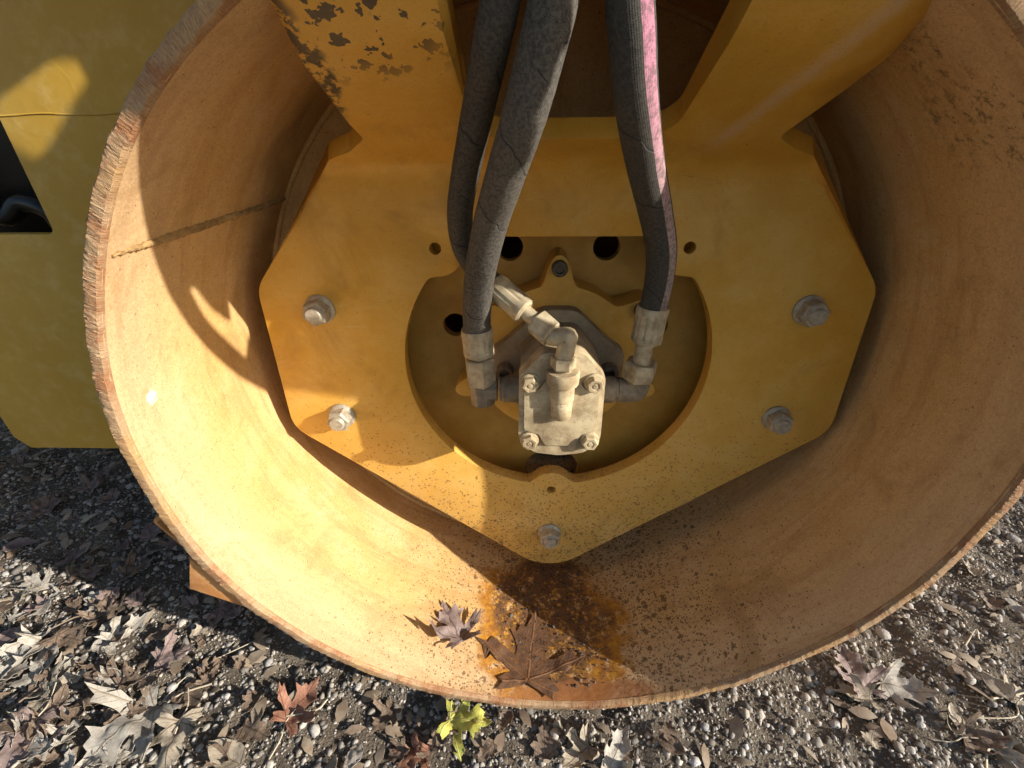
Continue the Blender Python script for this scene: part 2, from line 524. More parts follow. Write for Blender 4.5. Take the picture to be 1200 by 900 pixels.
def bevel_bm(bm, w, segs=2, ang=30):
    es = [e for e in bm.edges if len(e.link_faces) == 2 and e.calc_face_angle(0) > R(ang)]
    if es:
        bmesh.ops.bevel(bm, geom=es, offset=w, segments=segs, affect='EDGES', profile=0.6, clamp_overlap=True)


def frame_of(axis):
    a = Vector(axis).normalized()
    h = Vector((0, 0, 1)) if abs(a.z) < 0.9 else Vector((1, 0, 0))
    u = h.cross(a).normalized()
    return a, u, a.cross(u)


def lathe(bm, prof, org, axis, segs=24, spin=0.0):
    """prof: list of (radius, distance along axis); closed with caps"""
    a, u, v = frame_of(axis)
    org = Vector(org)
    rings = []
    for r, h in prof:
        if r < 1e-6:
            rings.append([bm.verts.new(org + a * h)])
        else:
            rings.append([bm.verts.new(org + a * h + (u * math.cos(t) + v * math.sin(t)) * r)
                          for t in [spin + 2 * math.pi * k / segs for k in range(segs)]])
    for A, B in zip(rings, rings[1:]):
        for k in range(segs):
            k2 = (k + 1) % segs
            if len(A) == 1 and len(B) == 1:
                continue
            if len(A) == 1:
                bm.faces.new((A[0], B[k], B[k2]))
            elif len(B) == 1:
                bm.faces.new((A[k], A[k2], B[0]))
            else:
                bm.faces.new((A[k], A[k2], B[k2], B[k]))
    for Rg, rev in ((rings[0], True), (rings[-1], False)):
        if len(Rg) > 1:
            bm.faces.new(Rg[::-1] if rev else Rg)


def lathe_me(prof, org, axis, segs=24, spin=0.0, bev=0.0, ang=35):
    bm = bmesh.new()
    lathe(bm, prof, org, axis, segs, spin)
    if bev:
        bevel_bm(bm, bev, 2)
    return from_bm(bm, ang=ang)


def hex_me(rad, h0, h1, org, axis, spin=0.0, bev=0.0012):
    """hexagon nut with its corners turned off at both ends"""
    c = rad * 0.10
    bm = bmesh.new()
    lathe(bm, [(rad * 0.90, h0), (rad, h0 + c), (rad, h1 - c), (rad * 0.90, h1)], org, axis, 6, spin)
    bevel_bm(bm, bev, 2, 20)
    return from_bm(bm, ang=25)


def catmull(pts, n=12):
    P = [Vector(p) for p in pts]
    P = [P[0] * 2 - P[1]] + P + [P[-1] * 2 - P[-2]]
    out = []
    for i in range(1, len(P) - 2):
        a, b, c, d = P[i - 1], P[i], P[i + 1], P[i + 2]
        for k in range(n):
            t = k / n
            out.append(0.5 * ((2 * b) + (c - a) * t + (2 * a - 5 * b + 4 * c - d) * t * t + (3 * b - a - 3 * c + d) * t ** 3))
    out.append(P[-2])
    return out


def tube_me(path, rad, segs=24, ref=Vector((0, -1, 0)), jitter=0.0, seed=0):
    """tube with UV: u round it from the ref side, v in metres along it"""
    rnd = random.Random(seed)
    bm = bmesh.new()
    uvl = bm.loops.layers.uv.new('UVMap')
    n = len(path)
    rings, acc, vs = [], 0.0, []
    for i, p in enumerate(path):
        tg = (path[min(i + 1, n - 1)] - path[max(i - 1, 0)]).normalized()
        if i:
            acc += (p - path[i - 1]).length
        vs.append(acc)
        u = (ref - tg * ref.dot(tg)).normalized()
        v = tg.cross(u)
        r = rad(i / (n - 1)) if callable(rad) else rad
        r = r * (1 + jitter * (rnd.random() - 0.5))
        rings.append([bm.verts.new(p + (u * math.cos(t) + v * math.sin(t)) * r)
                      for t in [2 * math.pi * (k / segs - 0.5) for k in range(segs)]])
    for i in range(n - 1):
        for k in range(segs):
            k2 = (k + 1) % segs
            f = bm.faces.new((rings[i][k], rings[i][k2], rings[i + 1][k2], rings[i + 1][k]))
            for lp, uu, vv in zip(f.loops, (k, k + 1, k + 1, k), (i, i, i + 1, i + 1)):
                lp[uvl].uv = (uu / segs, vs[vv])
    bm.faces.new(rings[0][::-1])
    bm.faces.new(rings[-1])
    return from_bm(bm, ang=60)


def round_poly(pts, n=6):
    """pts: (x, y, radius) -> rounded closed polygon"""
    out = []
    m = len(pts)
    for i in range(m):
        p = Vector(pts[i][:2])
        r = pts[i][2] if len(pts[i]) > 2 else 0
        a = Vector(pts[i - 1][:2])
        b = Vector(pts[(i + 1) % m][:2])
        if r <= 0:
            out.append((p.x, p.y))
            continue
        da, db = (a - p), (b - p)
        la, lb = da.length, db.length
        da.normalize(); db.normalize()
        half = da.angle(db) / 2
        d = min(r / math.tan(half), la * 0.49, lb * 0.49)
        r2 = d * math.tan(half)
        c = p + (da + db).normalized() * (r2 / math.sin(half))
        v0, v1 = (p + da * d) - c, (p + db * d) - c
        a0 = math.atan2(v0.y, v0.x)
        a1 = math.atan2(v1.y, v1.x)
        dd = (a1 - a0 + math.pi) % (2 * math.pi) - math.pi
        for k in range(n + 1):
            t = a0 + dd * k / n
            out.append((c.x + r2 * math.cos(t), c.y + r2 * math.sin(t)))
    return out


def circle2(cx, cy, r, n=28):
    return [(cx + r * math.cos(2 * math.pi * k / n), cy + r * math.sin(2 * math.pi * k / n)) for k in range(n)]


def inside(p, poly):
    x, y = p
    c = False
    for i in range(len(poly)):
        (x0, y0), (x1, y1) = poly[i - 1], poly[i]
        if (y0 > y) != (y1 > y) and x < (x1 - x0) * (y - y0) / (y1 - y0) + x0:
            c = not c
    return c


def cdt(loops, grid=0.0, clear=0.6, box=None):
    """triangulate an outline with holes; optional inner points"""
    vs, es = [], []
    for lp in loops:
        o = len(vs)
        vs += [Vector(p) for p in lp]
        es += [(o + i, o + (i + 1) % len(lp)) for i in range(len(lp))]
    if grid:
        arr = np.array([tuple(v) for v in vs])
        x0, y0 = arr.min(0)
        x1, y1 = arr.max(0)
        j = 0
        yy = y0
        while yy < y1:
            xx = x0 + (grid / 2 if j % 2 else 0)
            while xx < x1:
                if (box is None or (box[0] <= xx <= box[2] and box[1] <= yy <= box[3])) and inside((xx, yy), loops[0]) and not any(inside((xx, yy), l) for l in loops[1:]):
                    if ((arr - (xx, yy)) ** 2).sum(1).min() > (grid * clear) ** 2:
                        vs.append(Vector((xx, yy)))
                xx += grid
            yy += grid * 0.87
            j += 1
    r = geometry.delaunay_2d_cdt(vs, es, [], 0, 1e-6)
    V = [tuple(v) for v in r[0]]
    fs = []
    for f in r[2]:
        c = (sum(V[i][0] for i in f) / len(f), sum(V[i][1] for i in f) / len(f))
        if inside(c, loops[0]) and not any(inside(c, l) for l in loops[1:]):
            fs.append(tuple(f))
    return V, fs


def plate_me(loops, fn, thick, grid=0.0, bev=0.002, box=None, segs=2, ang=30):
    """flat pattern -> fn(x, s) gives (front point, backward unit normal)"""
    vs, fs = cdt(loops, grid, box=box)
    bm = bmesh.new()
    F, B = [], []
    for x, s in vs:
        p, nrm = fn(x, s)
        F.append(bm.verts.new(p))
        B.append(bm.verts.new(p + nrm * thick))
    cnt = {}
    for f in fs:
        bm.faces.new([F[i] for i in f])
        bm.faces.new([B[i] for i in f[::-1]])
        for i in range(len(f)):
            a, b = f[i], f[(i + 1) % len(f)]
            cnt.setdefault((min(a, b), max(a, b)), []).append((a, b))
    for k, l in cnt.items():
        if len(l) == 1:
            a, b = l[0]
            bm.faces.new((F[b], F[a], B[a], B[b]))
    bmesh.ops.recalc_face_normals(bm, faces=bm.faces)
    if bev:
        es = [e for e in bm.edges if len(e.link_faces) == 2 and e.calc_face_angle(0) > R(50)
              and (sum(1 for f in e.link_faces if len(f.verts) == 4) == 1)]
        bmesh.ops.bevel(bm, geom=es, offset=bev, segments=segs, affect='EDGES', profile=0.6, clamp_overlap=True)
    return from_bm(bm, ang=ang)


def prism_me(loops, y0, y1, org=(0, 0), bev=0.002, ang=30):
    """outline in the (x, height) plane extruded from depth y0 to y1"""
    def fn(x, s):
        return Vector((x + org[0], y0, s + org[1])), Vector((0, 1, 0))
    return plate_me(loops, fn, y1 - y0, bev=bev, ang=ang)


def polar(fr, n=240):
    return [(fr(t) * math.cos(t), fr(t) * math.sin(t)) for t in [2 * math.pi * k / n for k in range(n)]]


def smooth_loop(lp, it=2):
    a = np.array(lp)
    for _ in range(it):
        a = a * 0.5 + 0.25 * (np.roll(a, 1, 0) + np.roll(a, -1, 0))
    return [tuple(p) for p in a]


def vnoise(x, y, seed=0):
    """cheap smooth 2-d value noise on numpy arrays"""
    def hsh(i, j):
        h = np.sin(i * 127.1 + j * 311.7 + seed * 74.7) * 43758.5453
        return h - np.floor(h)
    xi, yi = np.floor(x), np.floor(y)
    fx, fy = x - xi, y - yi
    fx, fy = fx * fx * (3 - 2 * fx), fy * fy * (3 - 2 * fy)
    return (hsh(xi, yi) * (1 - fx) + hsh(xi + 1, yi) * fx) * (1 - fy) + (hsh(xi, yi + 1) * (1 - fx) + hsh(xi + 1, yi + 1) * fx) * fy


def dup(o, parent, loc, rot=None):
    """copy of a thing's part with its sub-parts"""
    c = o.copy()
    COL.objects.link(c)
    c.parent = parent
    c.location = loc
    if rot is not None:
        c.rotation_euler = rot
    for ch in list(o.children):
        k = ch.copy()
        COL.objects.link(k)
        k.parent = c
    return c


# ------------------------------------------------------------------ ground
def ground_h(x, y):
    x = np.asarray(x, float)
    y = np.asarray(y, float)
    h = (vnoise(x * 4, y * 4, 1) - 0.5) * 0.022 + (vnoise(x * 13, y * 13, 2) - 0.5) * 0.014 + (vnoise(x * 38, y * 38, 3) - 0.5) * 0.011
    return h - 0.008


def build_ground():
    xs = np.concatenate([np.linspace(-40, -2.2, 24)[:-1], np.linspace(-2.2, 2.2, 441), np.linspace(2.2, 40, 24)[1:]])
    ys = np.concatenate([np.linspace(-40, -0.7, 20)[:-1], np.linspace(-0.7, 1.5, 221), np.linspace(1.5, 60, 30)[1:]])
    X, Y = np.meshgrid(xs, ys)
    H = ground_h(X, Y)
    nx, ny = len(xs), len(ys)
    v = np.stack([X, Y, H], -1).reshape(-1, 3)
    i = np.arange(nx * ny).reshape(ny, nx)
    f = np.stack([i[:-1, :-1], i[:-1, 1:], i[1:, 1:], i[1:, :-1]], -1).reshape(-1, 4)
    me = bpy.data.meshes.new('ground')
    me.from_pydata(v.tolist(), [], f.tolist())
    me.polygons.foreach_set('use_smooth', [True] * len(me.polygons))
    o = link('ground', me, M['ground'])
    tag(o, 'grey gravelly soil ground strewn with dry leaves under the drum', kind='structure')


def ico(sub):
    if sub == 0:
        v = np.array([(1, 0, 0), (-1, 0, 0), (0, 1, 0), (0, -1, 0), (0, 0, 1), (0, 0, -1)], float)
        f = np.array([(0, 2, 4), (2, 1, 4), (1, 3, 4), (3, 0, 4), (2, 0, 5), (1, 2, 5), (3, 1, 5), (0, 3, 5)])
        return v, f
    bm = bmesh.new()
    bmesh.ops.create_icosphere(bm, subdivisions=sub, radius=1.0)
    v = np.array([tuple(x.co) for x in bm.verts])
    f = np.array([[x.index for x in p.verts] for p in bm.faces])
    bm.free()
    return v, f


def in_view(x, y, z, mrg):
    P = np.stack([x, y, z], -1) - np.array(CAM_POS)
    d = P @ np.array(CAM_F)
    u = 600 + FPX * (P @ np.array(CAM_R)) / d
    v = 450 - FPX * (P @ np.array(CAM_U)) / d
    return (d > 0.02) & (u > -mrg) & (u < 1200 + mrg) & (v > -mrg) & (v < 900 + mrg)


def pebbles(name, n, box, smin, smax, power, sub, seed, label, view_only, lift=0.25, tint=None, flat=(0.5, 0.9), zf=None):
    rng = np.random.default_rng(seed)
    x = rng.uniform(box[0], box[2], n)
    y = rng.uniform(box[1], box[3], n)
    z = ground_h(x, y) if zf is None else zf(x, y)
    keep = np.ones(n, bool)
    if view_only:
        iv = in_view(x, y, z, 60)
        keep = iv | (rng.random(n) < 0.3)
        keep &= ~((np.abs(x) < 0.42) & (y > 0.16))
        keep &= ~((y > 0.55) & ~iv)
    # leave the soil bare in patches
    bare = vnoise(x * 6, y * 6, 9) * 0.6 + vnoise(x * 17, y * 17, 10) * 0.4
    if zf is None:
        keep &= rng.random(n) < np.clip(0.5 + 1.5 * (bare - 0.25), 0.4, 1)
    x, y, z = x[keep], y[keep], z[keep]
    n = len(x)
    s = smin * (1 - rng.random(n) * (1 - (smin / smax) ** power)) ** (-1 / power)
    V, F = ico(sub)
    k = len(V)
    sc = np.stack([s * rng.uniform(0.75, 1.35, n), s * rng.uniform(0.7, 1.1, n), s * rng.uniform(*flat, n)], -1) * 0.5
    jit = 1 + rng.uniform(-0.34, 0.34, (n, k, 1)) * (1.0 if sub < 2 else 0.6)
    P = V[None] * jit * sc[:, None, :]
    # random tilt then spin
    a, b, c = rng.normal(0, 0.35, n), rng.normal(0, 0.35, n), rng.uniform(0, 6.283, n)
    ca, sa, cb, sb, cc, sn = np.cos(a), np.sin(a), np.cos(b), np.sin(b), np.cos(c), np.sin(c)
    y1 = P[..., 1] * ca[:, None] - P[..., 2] * sa[:, None]
    z1 = P[..., 1] * sa[:, None] + P[..., 2] * ca[:, None]
    x2 = P[..., 0] * cb[:, None] + z1 * sb[:, None]
    z2 = -P[..., 0] * sb[:, None] + z1 * cb[:, None]
    x3 = x2 * cc[:, None] - y1 * sn[:, None]
    y3 = x2 * sn[:, None] + y1 * cc[:, None]
    W = np.stack([x3 + x[:, None], y3 + y[:, None], z2 + (z + sc[:, 2] * lift)[:, None]], -1).reshape(-1, 3)
    faces = (F[None] + (np.arange(n) * k)[:, None, None]).reshape(-1, 3)
    me = bpy.data.meshes.new(name)
    me.vertices.add(len(W))
    me.vertices.foreach_set('co', W.ravel())
    me.loops.add(len(faces) * 3)
    me.loops.foreach_set('vertex_index', faces.ravel().astype(np.int32))
    me.polygons.add(len(faces))
    me.polygons.foreach_set('loop_start', (np.arange(len(faces)) * 3).astype(np.int32))
    me.update(calc_edges=True)
    g = rng.uniform(0.11, 0.46, n) + 0.16 * (rng.random(n) > 0.93) if tint is None else rng.uniform(tint[0], tint[1], n)
    w = rng.uniform(0.0, 1.0, n)
    colr = np.stack([g * (1.0 + 0.05 * w), g * (0.97 - 0.04 * w), g * (0.92 - 0.16 * w), np.ones(n)], -1)
    ca_ = me.color_attributes.new('tint', 'FLOAT_COLOR', 'POINT')
    ca_.data.foreach_set('color', np.repeat(colr, k, 0).ravel().astype(np.float32))
    me.validate()
    o = link(name, me, M['pebble'])
    return tag(o, label, kind='stuff')


build_ground()
pebbles('grit', 150000, (-1.9, -0.45, 1.9, 1.25), 0.0028, 0.009, 2.0, 0, 10, 'fine angular grit over the soil below the drum', True)
pebbles('gravel', 36000, (-1.9, -0.45, 1.9, 1.25), 0.006, 0.016, 2.3, 1, 11, 'grey crushed gravel over the soil below the drum', True)
pebbles('coarse_gravel', 2600, (-1.9, -0.45, 1.9, 1.25), 0.011, 0.026, 2.6, 2, 12, 'larger grey stones scattered through the gravel', True)

# ------------------------------------------------------------------ drum
RI, RO, HEAD = 0.4862, 0.5, 0.36
drum = empty('roller_drum', (0, 0, 0), 'open ended yellow steel roller drum with rusty rim, seen from its end', 'roller drum')


def build_drum():
    # shell: inner wall, back and outer wall as one closed mesh
    n = 256
    prof = [(RI, 0.003), (RI, 0.02), (RI, 0.06), (RI, 0.12), (RI, 0.18), (RI, 0.24), (RI, 0.30), (RI, HEAD + 0.02), (RI, 1.15),
            (RO, 1.15), (RO, 0.6), (RO, 0.2), (RO, 0.003)]
    vs, fs = [], []
    for k in range(n):
        t = 2 * math.pi * k / n
        for r, y in prof:
            rr = r + 0.0012 * math.sin(5 * t + 9 * y) + 0.0008 * math.sin(11 * t + 2)
            vs.append((rr * math.sin(t), y, AX - rr * math.cos(t)))
    m = len(prof)
    for k in range(n):
        k2 = (k + 1) % n
        for j in range(m - 1):
            fs.append((k * m + j, k * m + j + 1, k2 * m + j + 1, k2 * m + j))
        fs.append((k * m + m - 1, k * m, k2 * m, k2 * m + m - 1))
    me = bpy.data.meshes.new('shell')
    me.from_pydata(vs, [], fs)
    bm = bmesh.new(); bm.from_mesh(me)
    link('shell', from_bm(bm, ang=40), M['shell'], drum)
    # flame-cut front edge with real ridges
    n = 5200
    prof = [(RI - 0.0006, 0.006), (RI + 0.0002, 0.0012), (RI + 0.0016, -0.0010), (RI + 0.0045, -0.0014), (RO - 0.0045, -0.0014), (RO - 0.0016, -0.0010), (RO + 0.0004, 0.001), (RO + 0.0006, 0.006)]
    k = np.arange(n)
    t = 2 * np.pi * k / n
    vs = np.zeros((n, len(prof), 3))
    for j, (r, y) in enumerate(prof):
        ridge = (vnoise(k * 0.55 + r * 420, np.full(n, 3.0), 5) - 0.5) * 0.0011 + (vnoise(k * 0.11 + r * 200, np.full(n, j * 0.8), 6) - 0.5) * 0.0010
        ridge = ridge + (vnoise(k * 0.012, np.full(n, 1.0), 8) - 0.5) * 0.0020
        wv = 1.0 if 1 <= j <= 6 else 0.15
        nick = (vnoise(k * 0.05, np.full(n, 7.0), 12) - 0.5) * 0.0014
        rr = r + 0.0012 * np.sin(5 * t + 9 * max(y, 0)) + 0.0008 * np.sin(11 * t + 2) + (nick if j in (1, 2, 5, 6) else 0)
        vs[:, j] = np.stack([rr * np.sin(t), y + ridge * wv, AX - rr * np.cos(t)], -1)
    m = len(prof)
    fs = []
    for a in range(n):
        b = (a + 1) % n
        for j in range(m - 1):
            fs.append((a * m + j, a * m + j + 1, b * m + j + 1, b * m + j))
    me = bpy.data.meshes.new('rim_edge')
    me.from_pydata(vs.reshape(-1, 3).tolist(), [], fs)
    bm = bmesh.new(); bm.from_mesh(me)
    o = link('rim_edge', from_bm(bm, ang=30), M['rim'], drum)
    o['label'] = 'rough flame-cut rusty front edge'
    # seam weld along the inside
    a = R(150.5)
    path = [Vector((math.cos(a) * (RI - 0.001), y, AX + math.sin(a) * (RI - 0.001))) for y in np.linspace(0.012, HEAD - 0.004, 140)]
    rr = random.Random(4)
    path = [p + Vector((rr.uniform(-1, 1), 0, rr.uniform(-1, 1))) * 0.0009 for p in path]
    link('weld_bead', tube_me(path, lambda u: 0.0042 * min(1.0, 0.35 + u * 3.0), 10, Vector((0, 0, 1)), 0.45, 3), M['weld'], drum)
    # head plate closing the drum
    fr = circle2(0, 0, RI - 0.0015, 160)
    link('head_plate', prism_me([fr, circle2(0, 0, 0.27, 90)], HEAD, HEAD + 0.02, (0, AX), 0), M['shell'], drum)
    path = [Vector((math.cos(t) * (RI - 0.002), HEAD - 0.001, AX + math.sin(t) * (RI - 0.002))) for t in np.linspace(0, 2 * math.pi, 200)]
    link('head_weld', tube_me(path, 0.005, 8, Vector((0, -1, 0)), 0.25, 5), M['shell'], drum)
    link('inner_wall', prism_me([circle2(0, 0, RI - 0.0015, 96)], 1.0, 1.02, (0, AX), 0), M['shell'], drum)


build_drum()

# ------------------------------------------------------------------ motor carrier behind the support plate
carrier = empty('motor_carrier', (0, 0.318, AX - 0.29), 'dark yellow round plate with holes, behind the big opening in the support plate', 'motor mount')


def build_carrier():
    holes = [(-0.0735, 0.172, 0.0205), (0.0735, 0.172, 0.0205), (-0.165, 0.045, 0.02), (0.165, 0.045, 0.02), (-0.092, -0.075, 0.02), (0.092, -0.075, 0.02), (0.004, -0.262, 0.052)]
    loops = [circle2(0, 0, 0.33, 120)] + [circle2(x, y, r, 26) for x, y, r in holes]
    link('carrier_plate', prism_me(loops, 0.318, 0.336, (0, AX), 0.0015), M['carrier'], carrier)
    lob = [R(a) for a in (90, 36, 144, -18, 198, -90)]

    def fr(t):
        r = 0.128
        for a in lob:
            d = (t - a + math.pi) % (2 * math.pi) - math.pi
            q = 0.155
            s = q * math.sin(abs(d))
            if abs(d) < 1 and s < 0.0195:
                r = max(r, q * math.cos(d) + math.sqrt(0.0195 ** 2 - s * s))
        return r
    lp = smooth_loop(polar(fr, 360), 14)
    link('cast_flange', prism_me([lp], 0.268, 0.317, (0, AX), 0.004), M['casting'], carrier)
    first = None
    for a in lob[:3]:
        p = Vector((0.155 * math.cos(a), 0.268, AX + 0.155 * math.sin(a)))
        if first is None:
            b = lathe_me([(0.0115, 0.0), (0.0115, 0.010), (0.010, 0.0112), (0.007, 0.0112), (0.0065, 0.006), (0.0, 0.006)], p, (0, -1, 0), 24)
            first = link('screw', b, M['black_oxide'], carrier, base=p)
        else:
            dup(first, carrier, p - world_loc(carrier))


build_carrier()

# ------------------------------------------------------------------ yoke: support plate with two arms bent out over the rim
YD = 0.249
BENDS = [(0.285, 60, 0.06, 0), (0.515, 48, 0.06, 60), (0.86, 10, 0.10, 48)]
_S, _P = [], []


def make_profile():
    s, y, z = -0.5, -0.5, YD
    ds = 0.002
    while s < 1.4:
        t = 0.0
        for sc, ang, L, prev in BENDS:
            u = min(max((s - (sc - L / 2)) / L, 0), 1)
            t += (ang - prev) * u * u * (3 - 2 * u)
        _S.append(s); _P.append((y, z, R(t)))
        t = R(t)
        s += ds
        y += math.cos(t) * ds
        z -= math.sin(t) * ds


make_profile()


def yoke_fn(x, s):
    f = (s + 0.5) / 0.002
    i = min(max(int(f), 0), len(_S) - 2)
    u = f - i
    a, b = _P[i], _P[i + 1]
    y, z, t = (a[k] + (b[k] - a[k]) * u for k in range(3))
    nrm = Vector((0, math.cos(t), math.sin(t)))
    p = Vector((x, z, y + AX))
    if s > 0.33 and x > 0.2:                       # outer flank of the right arm rolls back
        p += nrm * (min(max((x - 0.205) / 0.06, 0), 1) ** 2 * 0.014 * min((s - 0.33) / 0.08, 1))
    return p, nrm


yoke = empty('drum_yoke', (0, YD, AX - 0.451), 'yellow steel support plate with two arms, bolted inside the drum', 'drum support')
BOLTS = [(-0.354, 0.099), (0.360, 0.098), (-0.357, -0.090), (0.363, -0.089), (0.0, -0.361)]


def build_yoke():
    right = [(0.0, -0.474, 0.085), (0.460, -0.116, 0.05), (0.447, 0.130, 0.05), (0.297, 0.306, 0.02), (0.262, 0.326, 0.012), (0.231, 0.350, 0.016),
             (0.243, 0.384, 0.02), (0.262, 0.415, 0.03), (0.270, 0.455, 0.05), (0.262, 0.505, 0.05), (0.255, 0.60, 0.05), (0.26, 0.80, 0.05), (0.27, 0.97, 0.0)]
    inner = [(0.125, 0.97, 0), (0.116, 0.60, 0), (0.111, 0.352, 0.042), (-0.107, 0.352, 0.042), (-0.110, 0.60, 0), (-0.12, 0.97, 0)]
    left = [(-0.26, 0.97, 0.0), (-0.245, 0.80, 0.05), (-0.237, 0.60, 0.05), (-0.242, 0.48, 0.03), (-0.237, 0.385, 0.01), (-0.232, 0.356, 0.010), (-0.258, 0.328, 0.01),
            (-0.292, 0.308, 0.02), (-0.441, 0.130, 0.05), (-0.447, -0.116, 0.05)]
    outer = round_poly(right + inner + left, 7)
    bosses = [(-0.1745, 0.187), (0.175, 0.187), (0.0, -0.252)]

    def fr(t):
        c, s = math.cos(t), math.sin(t)
        r = 0.238
        if s > 0:
            r = min(r, 0.203 / s)
        for bx, by in bosses:
            b = c * bx + s * by
            q = b * b - (bx * bx + by * by - 0.040 ** 2)
            if q > 0 and b > 0:
                r = min(r, b - math.sqrt(q))
        return r
    hole = smooth_loop(polar(fr, 300), 2)
    loops = [outer, hole] + [circle2(x, y, 0.0085, 18) for x, y in bosses]
    link('support_plate', plate_me(loops, yoke_fn, 0.024, grid=0.017, bev=0.0022, box=(-0.5, 0.24, 0.5, 1.1)), M['yoke'], yoke)
    # nuts: flange washer > nut, stud
    first = None
    for i, (x, s) in enumerate(BOLTS):
        p = Vector((x, YD, AX + s))
        if first is None:
            w = lathe_me([(0.0225, 0.0), (0.0225, 0.0035), (0.0185, 0.0070)], p, (0, -1, 0), 32)
            first = link('flange_nut', w, M['bolt'], yoke, base=p)
            bm = bmesh.new()
            lathe(bm, [(0.0196, 0.004), (0.0196, 0.0215), (0.0175, 0.0245), (0.0120, 0.0245)], p, (0, -1, 0), 6, 0.3)
            bevel_bm(bm, 0.0012, 2, 20)
            link('nut', from_bm(bm, ang=25), M['bolt'], first)
            bm = bmesh.new()
            prof = [(0.0118, 0.018)] + [(0.0118 - (0.0007 if k % 2 else 0), 0.0225 + 0.0011 * k) for k in range(7)] + [(0.0105, 0.0308), (0.0, 0.0310)]
            lathe(bm, prof, p, (0, -1, 0), 24)
            link('stud', from_bm(bm, ang=25), M['bolt'], first)
        else:
            dup(first, yoke, p - world_loc(yoke), (0, (0.4, 1.1, 0.2, 0.75, 0.9)[i], 0))
    first = None
    for i, (x, s) in enumerate(BOLTS):
        p = Vector((x, 0.2745, AX + s))
        if first is None:
            b = lathe_me([(0.046, 0.0), (0.05, 0.006), (0.040, 0.028), (0.040, 0.052), (0.05, 0.076), (0.046, 0.082)], p, (0, 1, 0), 32)
            first = link('rubber_mount', b, M['rubber'], yoke, base=p)
        else:
            dup(first, yoke, p - world_loc(yoke))


build_yoke()

# ------------------------------------------------------------------ hydraulic motor
MF = 0.137                                   # depth of the motor's front cover
motor = empty('hydraulic_motor', (0, 0.2, AX - 0.08), 'dusty grey hydraulic motor with square bolted cover in the centre of the drum', 'motor')


def build_motor():
    half = [(0.026, 0.098, 0.03), (0.074, 0.052, 0.012), (0.103, 0.030, 0.016), (0.103, -0.030, 0.016), (0.074, -0.052, 0.012), (0.026, -0.098, 0.03)]
    lp = round_poly(half + [(-x, y, r) for x, y, r in half[::-1]], 6)
    link('mounting_flange', prism_me([lp], 0.246, 0.267, (0, AX), 0.003), M['flange'], motor)
    half = [(0.026, 0.082, 0.02), (0.057, 0.046, 0.012), (0.058, -0.054, 0.016), (0.036, -0.078, 0.02)]
    lp = round_poly([(0.0, 0.082, 0)] + half + [(0.0, -0.083, 0.05)] + [(-x, y, r) for x, y, r in half[::-1]], 6)
    body = [(x * 0.97, y * 0.97) for x, y in lp]
    link('housing', prism_me([body], MF + 0.028, 0.246, (0, AX), 0.003), M['flange'], motor)
    link('end_cover', prism_me([lp], MF, MF + 0.027, (0, AX), 0.003), M['motor'], motor)
    # raised field of the cover, scooped out round the four screws
    f = [(-0.050, 0.030), (-0.030, 0.030), (-0.021, 0.045), (0.021, 0.045), (0.030, 0.030), (0.050, 0.030), (0.050, -0.036), (0.030, -0.043), (0.020, -0.062), (-0.020, -0.062), (-0.030, -0.043), (-0.050, -0.036)]
    link('raised_field', prism_me([round_poly([(x, y, 0.006) for x, y in f], 4)], MF - 0.0045, MF + 0.001, (0, AX), 0.0015), M['motor'], motor)
    first = None
    for i, (x, z) in enumerate([(-0.042, 0.0395), (0.0425, 0.0395), (-0.0425, -0.054), (0.0425, -0.054)]):
        p = Vector((x, MF - 0.0005, AX + z))
        if first is None:
            w = lathe_me([(0.0135, 0.0), (0.0135, 0.003), (0.0115, 0.0045)], p, (0, -1, 0), 28)
            first = link('cover_screw', w, M['motor'], motor, base=p)
            bm = bmesh.new()
            lathe(bm, [(0.0115, 0.003), (0.0115, 0.0110), (0.0100, 0.0125), (0.0065, 0.0125), (0.0060, 0.0116), (0.0035, 0.0116), (0.0030, 0.0125), (0.0, 0.0125)], p, (0, -1, 0), 6, 0.2)
            link('screw_head', from_bm(bm, ang=20), M['motor'], first)
        else:
            dup(first, motor, p - world_loc(motor), (0, (0, 0.5, 0.9, 0.2)[i], 0))
    first = None
    for x in (-0.081, 0.081):
        p = Vector((x, 0.246, AX))
        if first is None:
            b = lathe_me([(0.0140, 0.0), (0.0140, 0.016), (0.0128, 0.0175), (0.0080, 0.0175), (0.0075, 0.006), (0.0, 0.006)], p, (0, -1, 0), 28)
            first = link('socket_screw', b, M['elbow'], motor, base=p)
        else:
            dup(first, motor, p - world_loc(motor))
    # drain port boss standing up the front of the cover
    bx = Vector((0.0, MF - 0.004, AX))
    prof = [(0.0, -0.014), (0.0125, -0.0125), (0.0145, -0.009), (0.0148, 0.012), (0.0135, 0.0145), (0.0165, 0.017), (0.0168, 0.034), (0.0158, 0.037), (0.0215, 0.041), (0.0222, 0.056), (0.0205, 0.059), (0.012, 0.059)]
    link('drain_boss', lathe_me(prof, bx, (0, 0.0, 1), 28, 0, 0.0008), M['motor'], motor)
    # side ports with their elbows
    for sx in (-1, 1):
        py, pz = 0.192, AX - 0.004
        o = link('side_port', lathe_me([(0.020, 0.0), (0.020, 0.028), (0.0175, 0.030), (0.0175, 0.034)], (sx * 0.052, py, pz), (sx, 0, 0), 28), M['elbow'], motor)


build_motor()


# ------------------------------------------------------------------ hoses with crimped ends
def P3(px, py, d):
    return at_depth(px, py, d)


